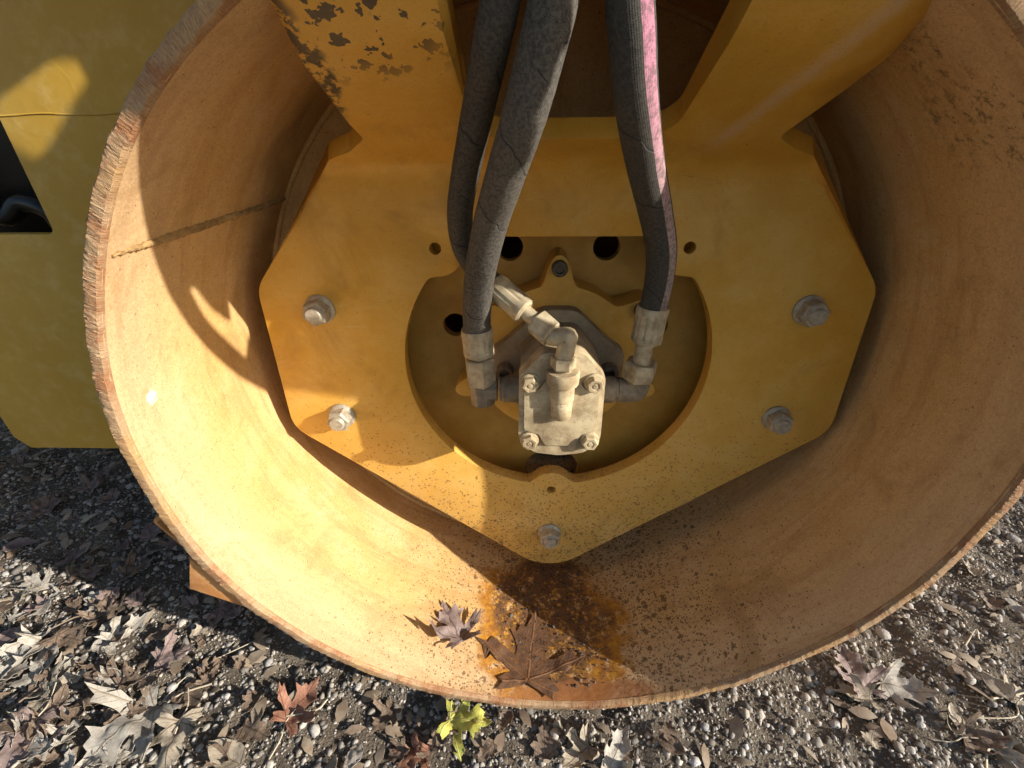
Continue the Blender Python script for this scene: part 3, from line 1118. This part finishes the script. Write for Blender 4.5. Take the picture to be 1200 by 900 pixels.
def hose(name, label, mat, px_path, rad, top, n=10, ref=Vector((0, -1, 0)), seed=0):
    pts = [P3(*q) for q in px_path]
    e = empty(name, pts[-1], label, 'hose')
    path = catmull([Vector(t) for t in top] + pts, n)
    link('hose_body', tube_me(path, rad, 28, ref, 0.012, seed), mat, e)
    return e, path[-1], (path[-1] - path[-3]).normalized()


def sleeve(parent, p, d, rad, length, mat, flutes=10):
    """crimped ferrule: fluted body, stepped tail"""
    bm = bmesh.new()
    a, u, v = frame_of(d)
    segs = flutes * 4
    prof = [(1.0, -0.004, 0), (1.04, 0.0, 0), (1.06, 0.004, 0.4), (1.02, 0.010, 1), (1.0, length * 0.75, 1), (1.03, length * 0.82, 0.4), (1.02, length * 0.95, 0), (0.8, length, 0)]
    rings = []
    for r, h, fl in prof:
        rg = []
        for k in range(segs):
            t = 2 * math.pi * k / segs
            q = r * rad * (1 - 0.085 * fl * (1 if k % 4 == 0 else 0))
            rg.append(bm.verts.new(p + a * h + (u * math.cos(t) + v * math.sin(t)) * q))
        rings.append(rg)
    for A, B in zip(rings, rings[1:]):
        for k in range(segs):
            bm.faces.new((A[k], A[(k + 1) % segs], B[(k + 1) % segs], B[k]))
    bm.faces.new(rings[0][::-1])
    bm.faces.new(rings[-1])
    return link('crimp_sleeve', from_bm(bm, ang=22), mat, parent)


def elbow(parent, pts, rad, mat):
    return link('elbow', tube_me(catmull(pts, 6), rad, 20, Vector((0.2, -1, 0.1)).normalized()), mat, parent)


def build_hoses():
    # front left hose to the motor's left port
    e, p, d = hose('hydraulic_hose', 'thick grey wrapped hose in front, running down to the left elbow', M['hose_front'],
                   [(652, -20, .03), (638, 45, .03), (616, 130, .043), (594, 200, .075), (575, 262, .118), (563, 318, .155), (559, 360, .180), (559, 388, .192)], 0.0188,
                   [(-0.01, 0.02, AX + 0.62), (-0.02, 0.03, AX + 0.50)], seed=1)
    port = Vector((-0.086, 0.192, AX - 0.004))
    corner = Vector((-0.112, 0.192, AX - 0.004))
    up = (p - corner).normalized()
    sleeve(e, p, -up, 0.0212, 0.036, M['fitting'])
    L = (p - corner).length
    link('coupling_nut', hex_me(0.0225, 0.010, L - 0.040, corner, up, 0.25), M['fitting'], e)
    link('ferrule_neck', lathe_me([(0.0145, 0.0), (0.0145, L - 0.03)], corner, up, 24), M['fitting'], e)
    bm = bmesh.new()
    lathe(bm, [(0.0185, -0.022), (0.0185, 0.020)], corner, up, 8, 0.39)
    lathe(bm, [(0.0185, -0.006), (0.0185, 0.022)], corner, (1, 0, 0), 8, 0.39)
    bevel_bm(bm, 0.002, 2, 30)
    link('elbow', from_bm(bm, ang=30), M['elbow'], e)
    # right hose with a pink line
    e, p, d = hose('hydraulic_hose', 'black hose with a faded pink stripe, running down to the right elbow', M['hose_stripe'],
                   [(739, -20, .028), (741, 45, .03), (746, 120, .045), (756, 190, .085), (768, 248, .13), (775, 292, .158), (772, 330, .180), (765, 362, .192)], 0.0178,
                   [(0.015, 0.02, AX + 0.62), (0.025, 0.025, AX + 0.50)], ref=Vector((0.55, -0.8, 0.1)).normalized(), seed=2)
    corner = Vector((0.113, 0.192, AX - 0.004))
    up = (p - corner).normalized()
    L = (p - corner).length
    sleeve(e, p, -up, 0.0205, 0.048, M['fitting'], 12)
    link('ferrule_neck', lathe_me([(0.0125, 0.0), (0.0125, L - 0.04), (0.0155, L - 0.05)], corner, up, 24), M['fitting'], e)
    link('coupling_nut', hex_me(0.0235, 0.018, 0.046, corner, up, 0.6), M['fitting'], e)
    pts = [Vector((0.086, 0.192, AX - 0.004)), Vector((0.098, 0.192, AX - 0.0045)), corner + Vector((-0.002, 0, 0.001)), corner + up * 0.012, corner + up * 0.024]
    elbow(e, pts, 0.0185, M['elbow'])
    # back left hose curving in to the drain port
    e, p, d = hose('hydraulic_hose', 'thinner dark hose behind the front left one, bending in to the top fitting', M['hose_back'],
                   [(588, -20, .035), (577, 45, .045), (562, 120, .085), (546, 200, .135), (539, 250, .165), (544, 290, .188), (562, 318, .196), (583, 337, .192)], 0.0150,
                   [(-0.06, 0.02, AX + 0.62), (-0.065, 0.03, AX + 0.50)], seed=3)
    tgt = P3(636, 383, 0.150)
    dv = (tgt - p).normalized()
    sleeve(e, p, dv, 0.0172, 0.052, M['fitting'], 9)
    L = (tgt - p).length
    link('ferrule_neck', lathe_me([(0.0095, 0.03), (0.0095, L)], p, dv, 20), M['fitting'], e)
    q = P3(650, 393, 0.143)
    link('coupling_nut', hex_me(0.0180, L - 0.012, L + 0.016, p, dv, 0.2), M['fitting'], e)
    top = Vector((0.0, MF - 0.004, AX + 0.059))
    j = Vector((0.0035, MF - 0.003, AX + 0.098))
    nk = p + dv * (L + 0.010)
    pts = [nk, nk + dv * 0.010, j + Vector((0.000, 0, 0.008)), j, top + Vector((0, 0, 0.012)), top]
    link('elbow', tube_me(catmull(pts, 6), 0.0125, 8, Vector((0.2, -1, 0.1)).normalized()), M['fitting'], e)
    link('port_nut', hex_me(0.0165, 0.004, 0.020, top, (0, 0, 1), 0.4), M['fitting'], e)


build_hoses()

# ------------------------------------------------------------------ frame panel behind the drum on the left
PD = 0.20
panel = empty('roller_machine', (-0.75, PD, AX - 0.127), 'shaded yellow machine body with a rectangular opening, left behind the drum', 'road roller')


def build_panel():
    arc = [(0.535 * math.cos(t), 0.535 * math.sin(t)) for t in np.linspace(R(193.7), R(105), 40)]
    out = [(-0.89, -0.105), (-0.872, -0.127)] + arc + [(-0.138, 0.9), (-1.3, 0.9), (-1.3, 0.35), (-0.89, 0.2)]
    opening = round_poly([(-0.656, 0.219, 0.008), (-0.656, 0.60, 0.008), (-0.86, 0.60, 0.008), (-0.86, 0.219, 0.008)], 4)
    link('side_panel', prism_me([out, opening], PD, PD + 0.014, (0, AX), 0.002), M['panel'], panel)
    bm = bmesh.new()
    bmesh.ops.create_cube(bm, size=1.0, matrix=Matrix.Translation((-1.28, 0.98, AX + 0.55)) @ Matrix.Diagonal((1.44, 1.26, 1.30, 1)))
    bevel_bm(bm, 0.01, 2)
    link('sky_blocker', from_bm(bm), M['panel'], panel)  # unseen bulk added behind the panel to block sky light
    # stitched seam across the sheet
    path = [Vector((x, PD - 0.0002, AX + 0.352 + 0.001 * math.sin(x * 60))) for x in np.linspace(-0.655, -0.45, 40)]
    link('seam', tube_me(path, 0.0011, 6), M['panel'], panel)


build_panel()

# ------------------------------------------------------------------ unseen plate added above the view, outline cut for the shadows it casts
def build_shadow_plate():
    out = [(-0.90, 0.64), (-0.12, 0.62), (0.10, 0.575), (0.157, 0.553), (0.224, 0.512), (0.281, 0.485), (0.35, 0.466), (0.427, 0.45), (0.54, 0.434), (0.67, 0.43), (0.80, 0.408), (0.83, 0.43),
           (0.815, 0.47), (0.79, 0.495), (0.72, 0.53), (0.65, 0.53), (0.60, 0.48), (0.50, 0.49), (0.42, 0.497), (0.36, 0.516), (0.40, 0.527), (0.47, 0.522), (0.56, 0.53), (0.56, 0.57), (0.508, 0.577), (0.508, 0.612), (0.53, 0.622), (0.50, 0.645), (0.45, 0.66),
           (0.45, 0.69), (1.0, 0.70), (1.0, 1.02), (-0.90, 1.02)]
    light_gap = [(0.29, 0.70), (0.339, 0.715), (0.374, 0.738), (0.418, 0.776), (0.471, 0.819), (0.421, 0.821), (0.339, 0.785), (0.29, 0.76)]  # opening that lets a patch of sun through onto the side panel
    link('shadow_plate', prism_me([out, round_poly([(x, y, 0.004) for x, y in light_gap], 3)], -0.202, -0.198, (0, AX), 0.0), M['panel'], panel)


build_shadow_plate()

cover = empty('black_cover', (-0.76, PD + 0.05, AX + 0.2), 'glossy black part seen through the opening in the yellow panel', 'cover')


def build_cover():
    pr = [(-0.64, 0.20), (-0.66, 0.245), (-0.70, 0.232), (-0.73, 0.255), (-0.90, 0.245)]
    bm = bmesh.new()
    bmesh.ops.create_cube(bm, size=1.0, matrix=Matrix.Translation((-0.76, PD + 0.16, AX + 0.41)) @ Matrix.Diagonal((0.30, 0.16, 0.46, 1)))
    bevel_bm(bm, 0.02, 3)
    link('box', from_bm(bm), M['black_gloss'], cover)
    path = catmull([(-0.67, PD + 0.03, AX + 0.225), (-0.68, PD + 0.03, AX + 0.245), (-0.715, PD + 0.035, AX + 0.252), (-0.74, PD + 0.03, AX + 0.235), (-0.77, PD + 0.03, AX + 0.25), (-0.84, PD + 0.04, AX + 0.24)], 8)
    link('folded_edge', tube_me(path, 0.012, 12), M['black_gloss'], cover)
    path = catmull([(-0.70, PD + 0.06, AX + 0.22), (-0.69, PD + 0.055, AX + 0.30), (-0.665, PD + 0.055, AX + 0.36), (-0.66, PD + 0.06, AX + 0.5)], 8)
    link('cable', tube_me(path, 0.008, 12), M['black_gloss'], cover)


build_cover()

# ------------------------------------------------------------------ drum scraper showing past the lower left of the rim
scr = empty('drum_scraper', (-0.56, 0.07, AX - 0.34), 'rusty orange scraper bar peeking out past the lower left of the drum rim', 'scraper')


def build_scraper():
    d = 0.06
    A, B = at_depth(176, 610, d), at_depth(240, 662, d)
    u = (B - A).normalized()
    w = Vector((u.z, 0, -u.x))
    if w.x > 0:
        w = -w
    def box(name, p, du, dw, y0, y1, hollow, mat):
        t = 0.006
        q = [p, p + u * du, p + u * du - w * dw, p - w * dw]
        lp = round_poly([(v.x, v.z, 0.010) for v in q], 5)
        loops = [lp]
        if hollow:
            c = p + u * du / 2 - w * dw / 2
            qi = [c + (v - c) * (1 - 2 * t / max(du, dw) * 1.0) for v in q]
            loops.append(round_poly([(v.x, v.z, 0.005) for v in qi], 4))
        link(name, prism_me(loops, y0, y1, (0, 0), 0.001), mat, scr)
    box('square_tube', A, 0.075, 0.06, d, 1.1, True, M['scraper'])
    a, b, c, e = at_depth(222, 690, 0.008), at_depth(292, 713, 0.008), at_depth(300, 700, 0.008), at_depth(222, 655, 0.008)
    lp = []
    for v in (a, b, c, e):
        rr = math.hypot(v.x, v.z - AX)
        k = max(1.0, 0.506 / rr)
        lp.append((v.x * k, AX + (v.z - AX) * k))
    link('blade', prism_me([lp], 0.008, 1.1, (0, 0), 0.001), M['scraper'], scr)


build_scraper()


# ------------------------------------------------------------------ leaves
MAPLE = [(0, 0), (.10, -.05), (.24, -.13), (.40, -.20), (.36, -.08), (.46, -.03), (.34, .07), (.24, .13), (.40, .20), (.52, .22), (.66, .38), (.62, .27), (.84, .48),
         (.66, .46), (.64, .56), (.48, .47), (.34, .40), (.22, .37), (.22, .50), (.26, .62), (.40, .74), (.26, .74), (.22, .86), (.12, .84), (.07, .98), (0, 1.12)]
OVAL = [(0, 0), (.12, .04), (.22, .14), (.28, .28), (.30, .42), (.27, .58), (.20, .74), (.11, .88), (0, 1.0)]
TORN = [(0, 0), (.14, -.02), (.22, .06), (.36, .10), (.30, .24), (.46, .34), (.32, .42), (.20, .40), (.26, .56), (.14, .62), (.16, .74), (.04, .80), (0, .86)]
SHAPES = {'maple': MAPLE, 'oval': OVAL, 'torn': TORN}


def leaf_me(shape, size, seed, roll=0.0, cup=0.3, fold=0.0, crumple=0.22, grid=0.085, thick=0.0006):
    rnd = random.Random(seed)
    half = SHAPES[shape]
    k = rnd.uniform(-0.06, 0.06)
    lp = [(x * rnd.uniform(0.93, 1.07), y + rnd.uniform(-.015, .015)) for x, y in half[:-1]] + [half[-1]]
    lp2 = [(-x * rnd.uniform(0.90, 1.05), y + rnd.uniform(-.015, .015)) for x, y in half[1:-1]][::-1]
    dense = []
    loop = lp + lp2
    for i in range(len(loop)):
        a, b = loop[i], loop[(i + 1) % len(loop)]
        dense.append(a)
        dense.append(((a[0] + b[0]) / 2 + rnd.uniform(-.008, .008), (a[1] + b[1]) / 2 + rnd.uniform(-.008, .008)))
    vs, fs = cdt([dense], grid, 0.55)
    A = np.array(vs)
    x, y = A[:, 0].copy(), A[:, 1] - 0.42
    ph = [rnd.uniform(0, 6.28) for _ in range(4)]
    r2 = x * x + y * y
    th = np.arctan2(y, x)
    z = cup * r2 * (0.6 + 0.7 * np.sin(2 * th + ph[0]) + 0.45 * np.sin(3 * th + ph[1])) + fold * np.abs(x)
    z += crumple * ((vnoise(x * 4 + seed, y * 4, seed % 17) - 0.5) + 0.5 * (vnoise(x * 11, y * 11 + seed, 3) - 0.5))
    if roll:                                     # roll the blade up along a slanted axis
        ca, sa = math.cos(k * 6), math.sin(k * 6)
        xr, yr = x * ca + y * sa, -x * sa + y * ca
        rr = 1.0 / roll
        xr2 = rr * np.sin(xr / rr)
        z = z * 0.6 + rr * (1 - np.cos(xr / rr))
        x, y = xr2 * ca - yr * sa, xr2 * sa + yr * ca
    V = np.stack([x, y, z], -1) * size
    bm = bmesh.new()
    uvl = bm.loops.layers.uv.new('UVMap')
    T = [bm.verts.new(v) for v in V]
    for f in fs:
        ff = bm.faces.new([T[i] for i in f])
        for lpz, i in zip(ff.loops, f):
            lpz[uvl].uv = (A[i, 0], A[i, 1])
    bmesh.ops.recalc_face_normals(bm, faces=bm.faces)
    bmesh.ops.solidify(bm, geom=bm.faces[:], thickness=thick)
    me = bpy.data.meshes.new('leaf')
    bm.to_mesh(me)
    bm.free()
    smooth(me, 70)
    return me, float(z.min()) * size, Vector((0, (-0.42) * size, float(z[np.argmin(r2 * 0 + (A[:, 0] ** 2 + A[:, 1] ** 2))]) * size))


NLEAF = [0]


def put_leaf(p, shape, size, spin, mat, label, group=None, tilt=(0, 0), seed=None, stem=0.0, lift=0.0, name='fallen_leaf', **kw):
    NLEAF[0] += 1
    seed = seed if seed is not None else 100 + NLEAF[0]
    size = size * (0.62 if shape == 'maple' else 0.8)
    me, zmin, base = leaf_me(shape, size, seed, **kw)
    o = bpy.data.objects.new(name, me)
    me.materials.append(M[mat])
    COL.objects.link(o)
    o.rotation_euler = (tilt[0], tilt[1], spin)
    rot = o.rotation_euler.to_matrix()
    pts = np.array([tuple(rot @ v.co) for v in me.vertices])
    h = ground_h(pts[:, 0] + p.x, pts[:, 1] + p.y)
    need = np.sort(h - pts[:, 2])[::-1]
    z = need[int(len(need) * 0.14)] + 0.008
    o.location = (p.x, p.y, z + lift)
    tag(o, label, 'leaf', group)
    if stem:
        rn = random.Random(seed)
        b = base
        path = catmull([b + Vector((0, 0.02, 0)), b, b + Vector((rn.uniform(-.2, .2) * stem, -0.35 * stem, 0.05 * stem)), b + Vector((rn.uniform(-.4, .4) * stem, -stem, rn.uniform(0.0, .12) * stem))], 6)
        sm = tube_me(path, 0.0011, 6)
        so = bpy.data.objects.new('stem', sm)
        sm.materials.append(M['stem'])
        COL.objects.link(so)
        so.parent = o
    return o


def leaf_heading(px0, py0, px1, py1):
    a, b = at_ground(px0, py0), at_ground(px1, py1)
    d = b - a
    return math.atan2(d.y, d.x) - math.pi / 2


def build_leaves():
    g = at_ground
    # one by one, as they lie in the picture: (centre px, tip px, size, ...)
    L = [
        (150, 858, 100, 900, 'maple', 0.170, 'leaf_pale', 'large pale grey maple leaf with a long stem, at lower left', dict(stem=0.17, cup=0.25, fold=0.12, tilt=(0.05, -0.12))),
        (205, 872, 190, 915, 'maple', 0.115, 'leaf_tan', 'pale tan maple leaf beside the large grey one at lower left', dict(cup=0.3, stem=0.05, tilt=(0.0, 0.15))),
        (122, 812, 95, 835, 'maple', 0.100, 'leaf_brown', 'brown leaf with pale patches above the large grey maple leaf', dict(cup=0.5, fold=0.2)),
        (352, 828, 375, 800, 'maple', 0.105, 'leaf_red', 'rust red crumpled leaf at the bottom, left of the drum foot', dict(cup=0.6, roll=1.4, tilt=(0.2, 0.2), stem=0.06)),
        (546, 850, 580, 856, 'maple', 0.105, 'leaf_yellow', 'bright yellow green leaf below the drum rim', dict(cup=0.15, tilt=(0.22, 0.05), lift=0.014)),
        (482, 886, 470, 905, 'maple', 0.080, 'leaf_red', 'small reddish brown leaf at the bottom edge, left of the yellow one', dict(cup=0.5, tilt=(0.1, 0.2))),
        (30, 872, 8, 905, 'maple', 0.130, 'leaf_mauve', 'dull mauve brown leaf cut by the lower left corner', dict(cup=0.3, stem=0.05)),
        (415, 885, 405, 900, 'oval', 0.050, 'leaf_pale', 'flat blue grey leaf piece at the bottom edge', dict(cup=0.1)),
        (678, 884, 660, 905, 'maple', 0.095, 'leaf_tan', 'curled tan leaf at the bottom edge, below the drum centre', dict(roll=2.4, cup=0.3, tilt=(0.3, 0.0))),
        (722, 882, 735, 850, 'maple', 0.095, 'leaf_pale', 'curled pale leaf standing at the bottom edge, right of the tan one', dict(roll=2.8, cup=0.3, tilt=(0.4, 0.25))),
        (1058, 805, 1105, 818, 'maple', 0.115, 'leaf_pale', 'large pale curled maple leaf at lower right', dict(roll=1.6, cup=0.4, tilt=(0.15, 0.2), stem=0.05)),
        (1000, 788, 985, 765, 'maple', 0.110, 'leaf_mauve', 'ribbed mauve leaf left of the large pale one at lower right', dict(cup=0.35, fold=0.3, tilt=(0.25, 0.1))),
        (1005, 812, 970, 806, 'maple', 0.085, 'leaf_tan', 'narrow tan leaf curled beneath the mauve one at lower right', dict(roll=2.8, cup=0.2)),
        (1192, 708, 1205, 722, 'oval', 0.060, 'leaf_pale', 'small white oval leaf at the right edge', dict(cup=0.3, tilt=(0.3, 0.1))),
        (1120, 845, 1112, 830, 'oval', 0.055, 'leaf_tan', 'small orange tan leaf at lower right, under the large pale one', dict(roll=1.8, cup=0.2, tilt=(0.2, 0.2))),
        (1150, 866, 1185, 870, 'maple', 0.095, 'leaf_brown', 'dark curled leaf in the lower right corner', dict(roll=2.4, cup=0.4, tilt=(0.2, 0.1), stem=0.06)),
        (1185, 885, 1205, 900, 'maple', 0.080, 'leaf_pale', 'pale curled leaf cut by the lower right corner', dict(roll=2.6, cup=0.3, tilt=(0.2, 0.2))),
        (1196, 820, 1215, 800, 'maple', 0.080, 'leaf_tan', 'tan leaf with a pale stem at the right edge', dict(roll=1.2, cup=0.4, stem=0.09)),
        (1130, 790, 1150, 800, 'torn', 0.060, 'leaf_brown', 'small brown leaf scrap right of the large pale leaf', dict(roll=1.4)),
        (1160, 702, 1150, 690, 'torn', 0.060, 'leaf_brown', 'small red brown leaf piece left of the white oval one', dict(roll=1.8, tilt=(0.2, 0))),
        (28, 765, 8, 790, 'maple', 0.125, 'leaf_pale', 'long pale folded leaf at the left edge in the sun', dict(roll=3.2, cup=0.2, tilt=(0.0, 0.3))),
        (55, 768, 62, 785, 'oval', 0.085, 'leaf_pale', 'short white leaf with wavy edge beside the long folded one', dict(roll=1.0, cup=0.5, tilt=(0.1, 0.2))),
        (40, 790, 42, 800, 'oval', 0.065, 'leaf_pale', 'narrow white leaf just below the wavy one at far left', dict(roll=2.2, tilt=(0.1, 0.3))),
        (68, 806, 88, 800, 'maple', 0.085, 'leaf_tan', 'pale yellowish torn maple leaf at left, above the brown one', dict(cup=0.4, fold=0.15)),
        (48, 835, 45, 850, 'maple', 0.070, 'leaf_tan', 'small pale torn leaf left of the brown patched one', dict(roll=1.6)),
        (82, 748, 110, 752, 'maple', 0.100, 'leaf_brown', 'wide brown leaf lying flat at left in the sun', dict(cup=0.35)),
        (125, 715, 128, 700, 'maple', 0.085, 'leaf_brown', 'brown leaf on the shadow edge at left', dict(cup=0.5, fold=0.25, tilt=(0.3, 0))),
        (40, 685, 30, 678, 'maple', 0.085, 'leaf_pale', 'pale crumpled leaf on the shadow edge at far left', dict(roll=1.8, cup=0.5, tilt=(0.2, 0.1))),
        (12, 705, 2, 715, 'maple', 0.090, 'leaf_tan', 'tan leaf at the left edge just inside the sunlight', dict(roll=1.2, cup=0.4, tilt=(0.1, 0.2))),
        (10, 745, -10, 755, 'oval', 0.080, 'leaf_mauve', 'mauve pointed leaf cut by the left edge', dict(roll=1.4, tilt=(0.1, 0))),
        (150, 742, 175, 725, 'maple', 0.100, 'leaf_pale', 'narrow pale leaf pointing right at left of the shadow edge', dict(roll=3.0, tilt=(0, 0.2))),
        (205, 775, 225, 768, 'maple', 0.085, 'leaf_mauve', 'mauve brown leaf lying half buried left of centre', dict(cup=0.4)),
        (300, 858, 318, 868, 'torn', 0.080, 'leaf_brown', 'dark torn leaf left of the rust red one', dict(roll=1.8, cup=0.3)),
        (268, 888, 255, 880, 'oval', 0.085, 'leaf_tan', 'curled tan leaf at the bottom edge, right of the tan maple leaf', dict(roll=1.6, tilt=(0.1, 0.2))),
        (240, 745, 255, 738, 'torn', 0.060, 'leaf_tan', 'small curled leaf near the shadow edge, left of the drum', dict(roll=2.2, tilt=(0.2, 0.1))),
        (112, 562, 128, 552, 'maple', 0.110, 'leaf_mauve', 'pale grey leaf in the shade just right of the panel corner', dict(roll=1.0, cup=0.4, tilt=(0.3, 0.0))),
        (55, 590, 62, 572, 'maple', 0.110, 'leaf_mauve', 'curled leaf in the shade below the yellow panel', dict(roll=2.4, cup=0.3, tilt=(0.1, 0.3))),
        (95, 672, 118, 668, 'maple', 0.100, 'leaf_brown', 'flat dark leaf in the shade near the shadow edge', dict(cup=0.4)),
        (270, 722, 290, 728, 'maple', 0.095, 'leaf_mauve', 'grey leaf in the shade under the scraper', dict(cup=0.4, tilt=(0.1, 0))),
        (160, 665, 180, 655, 'maple', 0.095, 'leaf_brown', 'curled brown leaf in the shade left of the scraper', dict(roll=1.8, cup=0.3)),
        (20, 640, 40, 636, 'oval', 0.090, 'leaf_mauve', 'narrow leaf in the shade at the far left', dict(roll=2.0, cup=0.3)),
        (570, 880, 560, 890, 'torn', 0.050, 'leaf_brown', 'small dark scrap of leaf below the yellow green one', dict(roll=1.8)),
        (450, 838, 440, 850, 'maple', 0.075, 'leaf_brown', 'dark brown leaf left of the yellow green one', dict(roll=1.6, cup=0.4, tilt=(0.2, 0))),
    ]
    for (cx, cy, tx, ty, shp, size, mat, lab, kw) in L:
        put_leaf(g(cx, cy), shp, size, leaf_heading(cx, cy, tx, ty), mat, lab, **kw)
    # many more that nothing tells apart
    rng = random.Random(77)
    sets = [
        (34, (0, 150, 690, 900), 'leaf_pale', 'small curled pale leaf among many on the sunlit ground at lower left', 'pale leaves on the sunlit ground at lower left'),
        (34, (0, 300, 700, 900), 'leaf_brown', 'small dry brown leaf among many on the sunlit ground at lower left', 'brown leaves on the sunlit ground at lower left'),
        (26, (0, 260, 540, 720), 'leaf_mauve', 'small dull leaf among many in the shade at left', 'leaves in the shade at left'),
        (7, (950, 1200, 650, 900), 'leaf_tan', 'small tan leaf scrap on the gravel at right', 'leaf scraps on the gravel at right'),
        (12, (420, 900, 845, 900), 'leaf_brown', 'small brown leaf scrap on the gravel below the drum rim', 'leaf scraps below the drum rim'),
    ]
    for n, (x0, x1, y0, y1), mat, lab, grp in sets:
        for _ in range(n):
            px, py = rng.uniform(x0, x1), rng.uniform(y0, y1)
            p = g(px, py)
            if math.hypot(p.x, 0) < 0.32 and p.y > -0.02:
                continue
            put_leaf(p, rng.choice(['maple', 'oval', 'torn', 'torn']), rng.uniform(0.035, 0.08), rng.uniform(0, 6.28), mat, lab, grp,
                     tilt=(rng.uniform(-.25, .3), rng.uniform(-.25, .3)), roll=rng.choice([0.8, 1.5, 2.4, 3.2]), cup=rng.uniform(.2, .5), grid=0.13)
    # leaves lying in the drum
    p = on_shell(530, 735)
    o = put_leaf(p, 'maple', 0.125, 0.6, 'leaf_mauve', 'small crumpled grey leaf lying inside the drum, left of the rust patch', name='leaf', roll=1.0, cup=0.35, crumple=0.35)
    o.location = p + Vector((0.004, -0.002, 0.007)); o.rotation_euler = (0.0, 0.38, 0.6)
    o.name = 'fallen_leaf'
    me, _, _ = leaf_me('maple', 0.118, 9, cup=0.02, crumple=0.13, grid=0.05)
    c = on_shell(622, 775)
    rot = Matrix.Rotation(-0.12, 3, 'Z')
    for v in me.vertices:
        q = rot @ v.co
        X, Y = q.x + c.x, q.y + c.y + 0.014
        lip_ = max(0.0, 0.012 - Y) * 0.4
        v.co = Vector((X, Y, AX - math.sqrt(RI * RI - X * X) + 0.0016 + max(q.z, -0.0012) * 0.5 + lip_))
    o = link('fallen_leaf', me, M['leaf_rust'], None, base=c)
    tag(o, 'large rotting brown maple leaf stuck on the rust patch inside the drum', 'leaf')
    # twigs and loose stems on the ground
    for i, (a, b, c, rad, mat, lab) in enumerate([
            ((250, 805), (215, 815), (190, 832), 0.0016, 'stem', 'pale thin stem curving over the gravel at lower left'),
            ((885, 770), (898, 760), (903, 742), 0.0012, 'stem', 'thin pale stalk on the gravel right of the drum foot'),
            ((1145, 752), (1142, 740), (1130, 758), 0.0013, 'stem', 'curved pale stalk on the gravel at right'),
            ((1155, 905), (1158, 880), (1168, 868), 0.0018, 'stem', 'white bent stem in the lower right corner'),
            ((1160, 822), (1180, 818), (1205, 812), 0.0016, 'stem', 'straight pale stem at the right edge'),
            ((60, 735), (90, 722), (118, 722), 0.0016, 'twig', 'thin dark twig at left in the sun'),
            ((330, 842), (370, 835), (385, 822), 0.0014, 'stem', 'tan stalk across the rust red leaf'),
            ((10, 830), (60, 800), (110, 790), 0.0014, 'twig', 'long thin twig at lower left')]):
        q = [g(*t) for t in (a, b, c)]
        q = [Vector((v.x, v.y, float(ground_h(v.x, v.y)) + 0.010)) for v in q]
        o = link('twig', tube_me(catmull(q, 8), rad, 6), M[mat], None, base=q[0])
        tag(o, lab, 'twig')


build_leaves()


def build_litter():
    """crumbs of leaves nobody could count"""
    rng = np.random.default_rng(5)
    V, F = [], []
    n = 2600
    x = rng.uniform(-1.7, 1.7, n); y = rng.uniform(-0.4, 1.1, n)
    keep = rng.random(n) < np.where(x < 0.1, 0.9, 0.35)
    keep &= ~((np.abs(x) < 0.42) & (y > 0.1))
    x, y = x[keep], y[keep]
    z = ground_h(x, y)
    for xi, yi, zi in zip(x, y, z):
        s = rng.uniform(0.006, 0.022)
        a = rng.uniform(0, 6.28)
        w = rng.uniform(0.25, 0.6) * s
        b = rng.normal(0, 0.3, 2)
        o = len(V)
        ca, sa = math.cos(a), math.sin(a)
        for u, v, h in ((-s, 0, 0.1), (-s * .3, w, .45), (-s * .3, -w, .35), (s * .4, w * .9, .3), (s * .4, -w * .8, .5), (s, 0, 0.15)):
            V.append((xi + u * ca - v * sa, yi + u * sa + v * ca, zi + 0.004 + h * s * 0.5 + u * b[0] * 0.5 + v * b[1]))
        F += [(o, o + 2, o + 1), (o + 1, o + 2, o + 4, o + 3), (o + 3, o + 4, o + 5)]
    me = bpy.data.meshes.new('leaf_litter')
    me.from_pydata(V, [], F)
    bm = bmesh.new(); bm.from_mesh(me)
    bmesh.ops.solidify(bm, geom=bm.faces[:], thickness=0.0006)
    me = from_bm(bm, ang=60)
    o = link('leaf_litter', me, M['leaf_litter'])
    tag(o, 'crumbs of dry leaves scattered over the gravel', kind='stuff')


M['leaf_litter'] = mat_plain('leaf_crumbs', (0.14, 0.09, 0.055), (0.36, 0.30, 0.22), 9, 0.75)
build_litter()

# dirt caked in the bottom of the drum
def shell_floor(x, y):
    return AX - np.sqrt(np.maximum(RI ** 2 - x * x, 0.01)) + 0 * y


pebbles('caked_dirt', 520, (-0.10, 0.03, 0.11, 0.26), 0.002, 0.008, 2.2, 1, 21, 'dark crumbs of dirt caked on the rust patch inside the drum', False, 0.1, (0.03, 0.12), (0.3, 0.6), shell_floor)
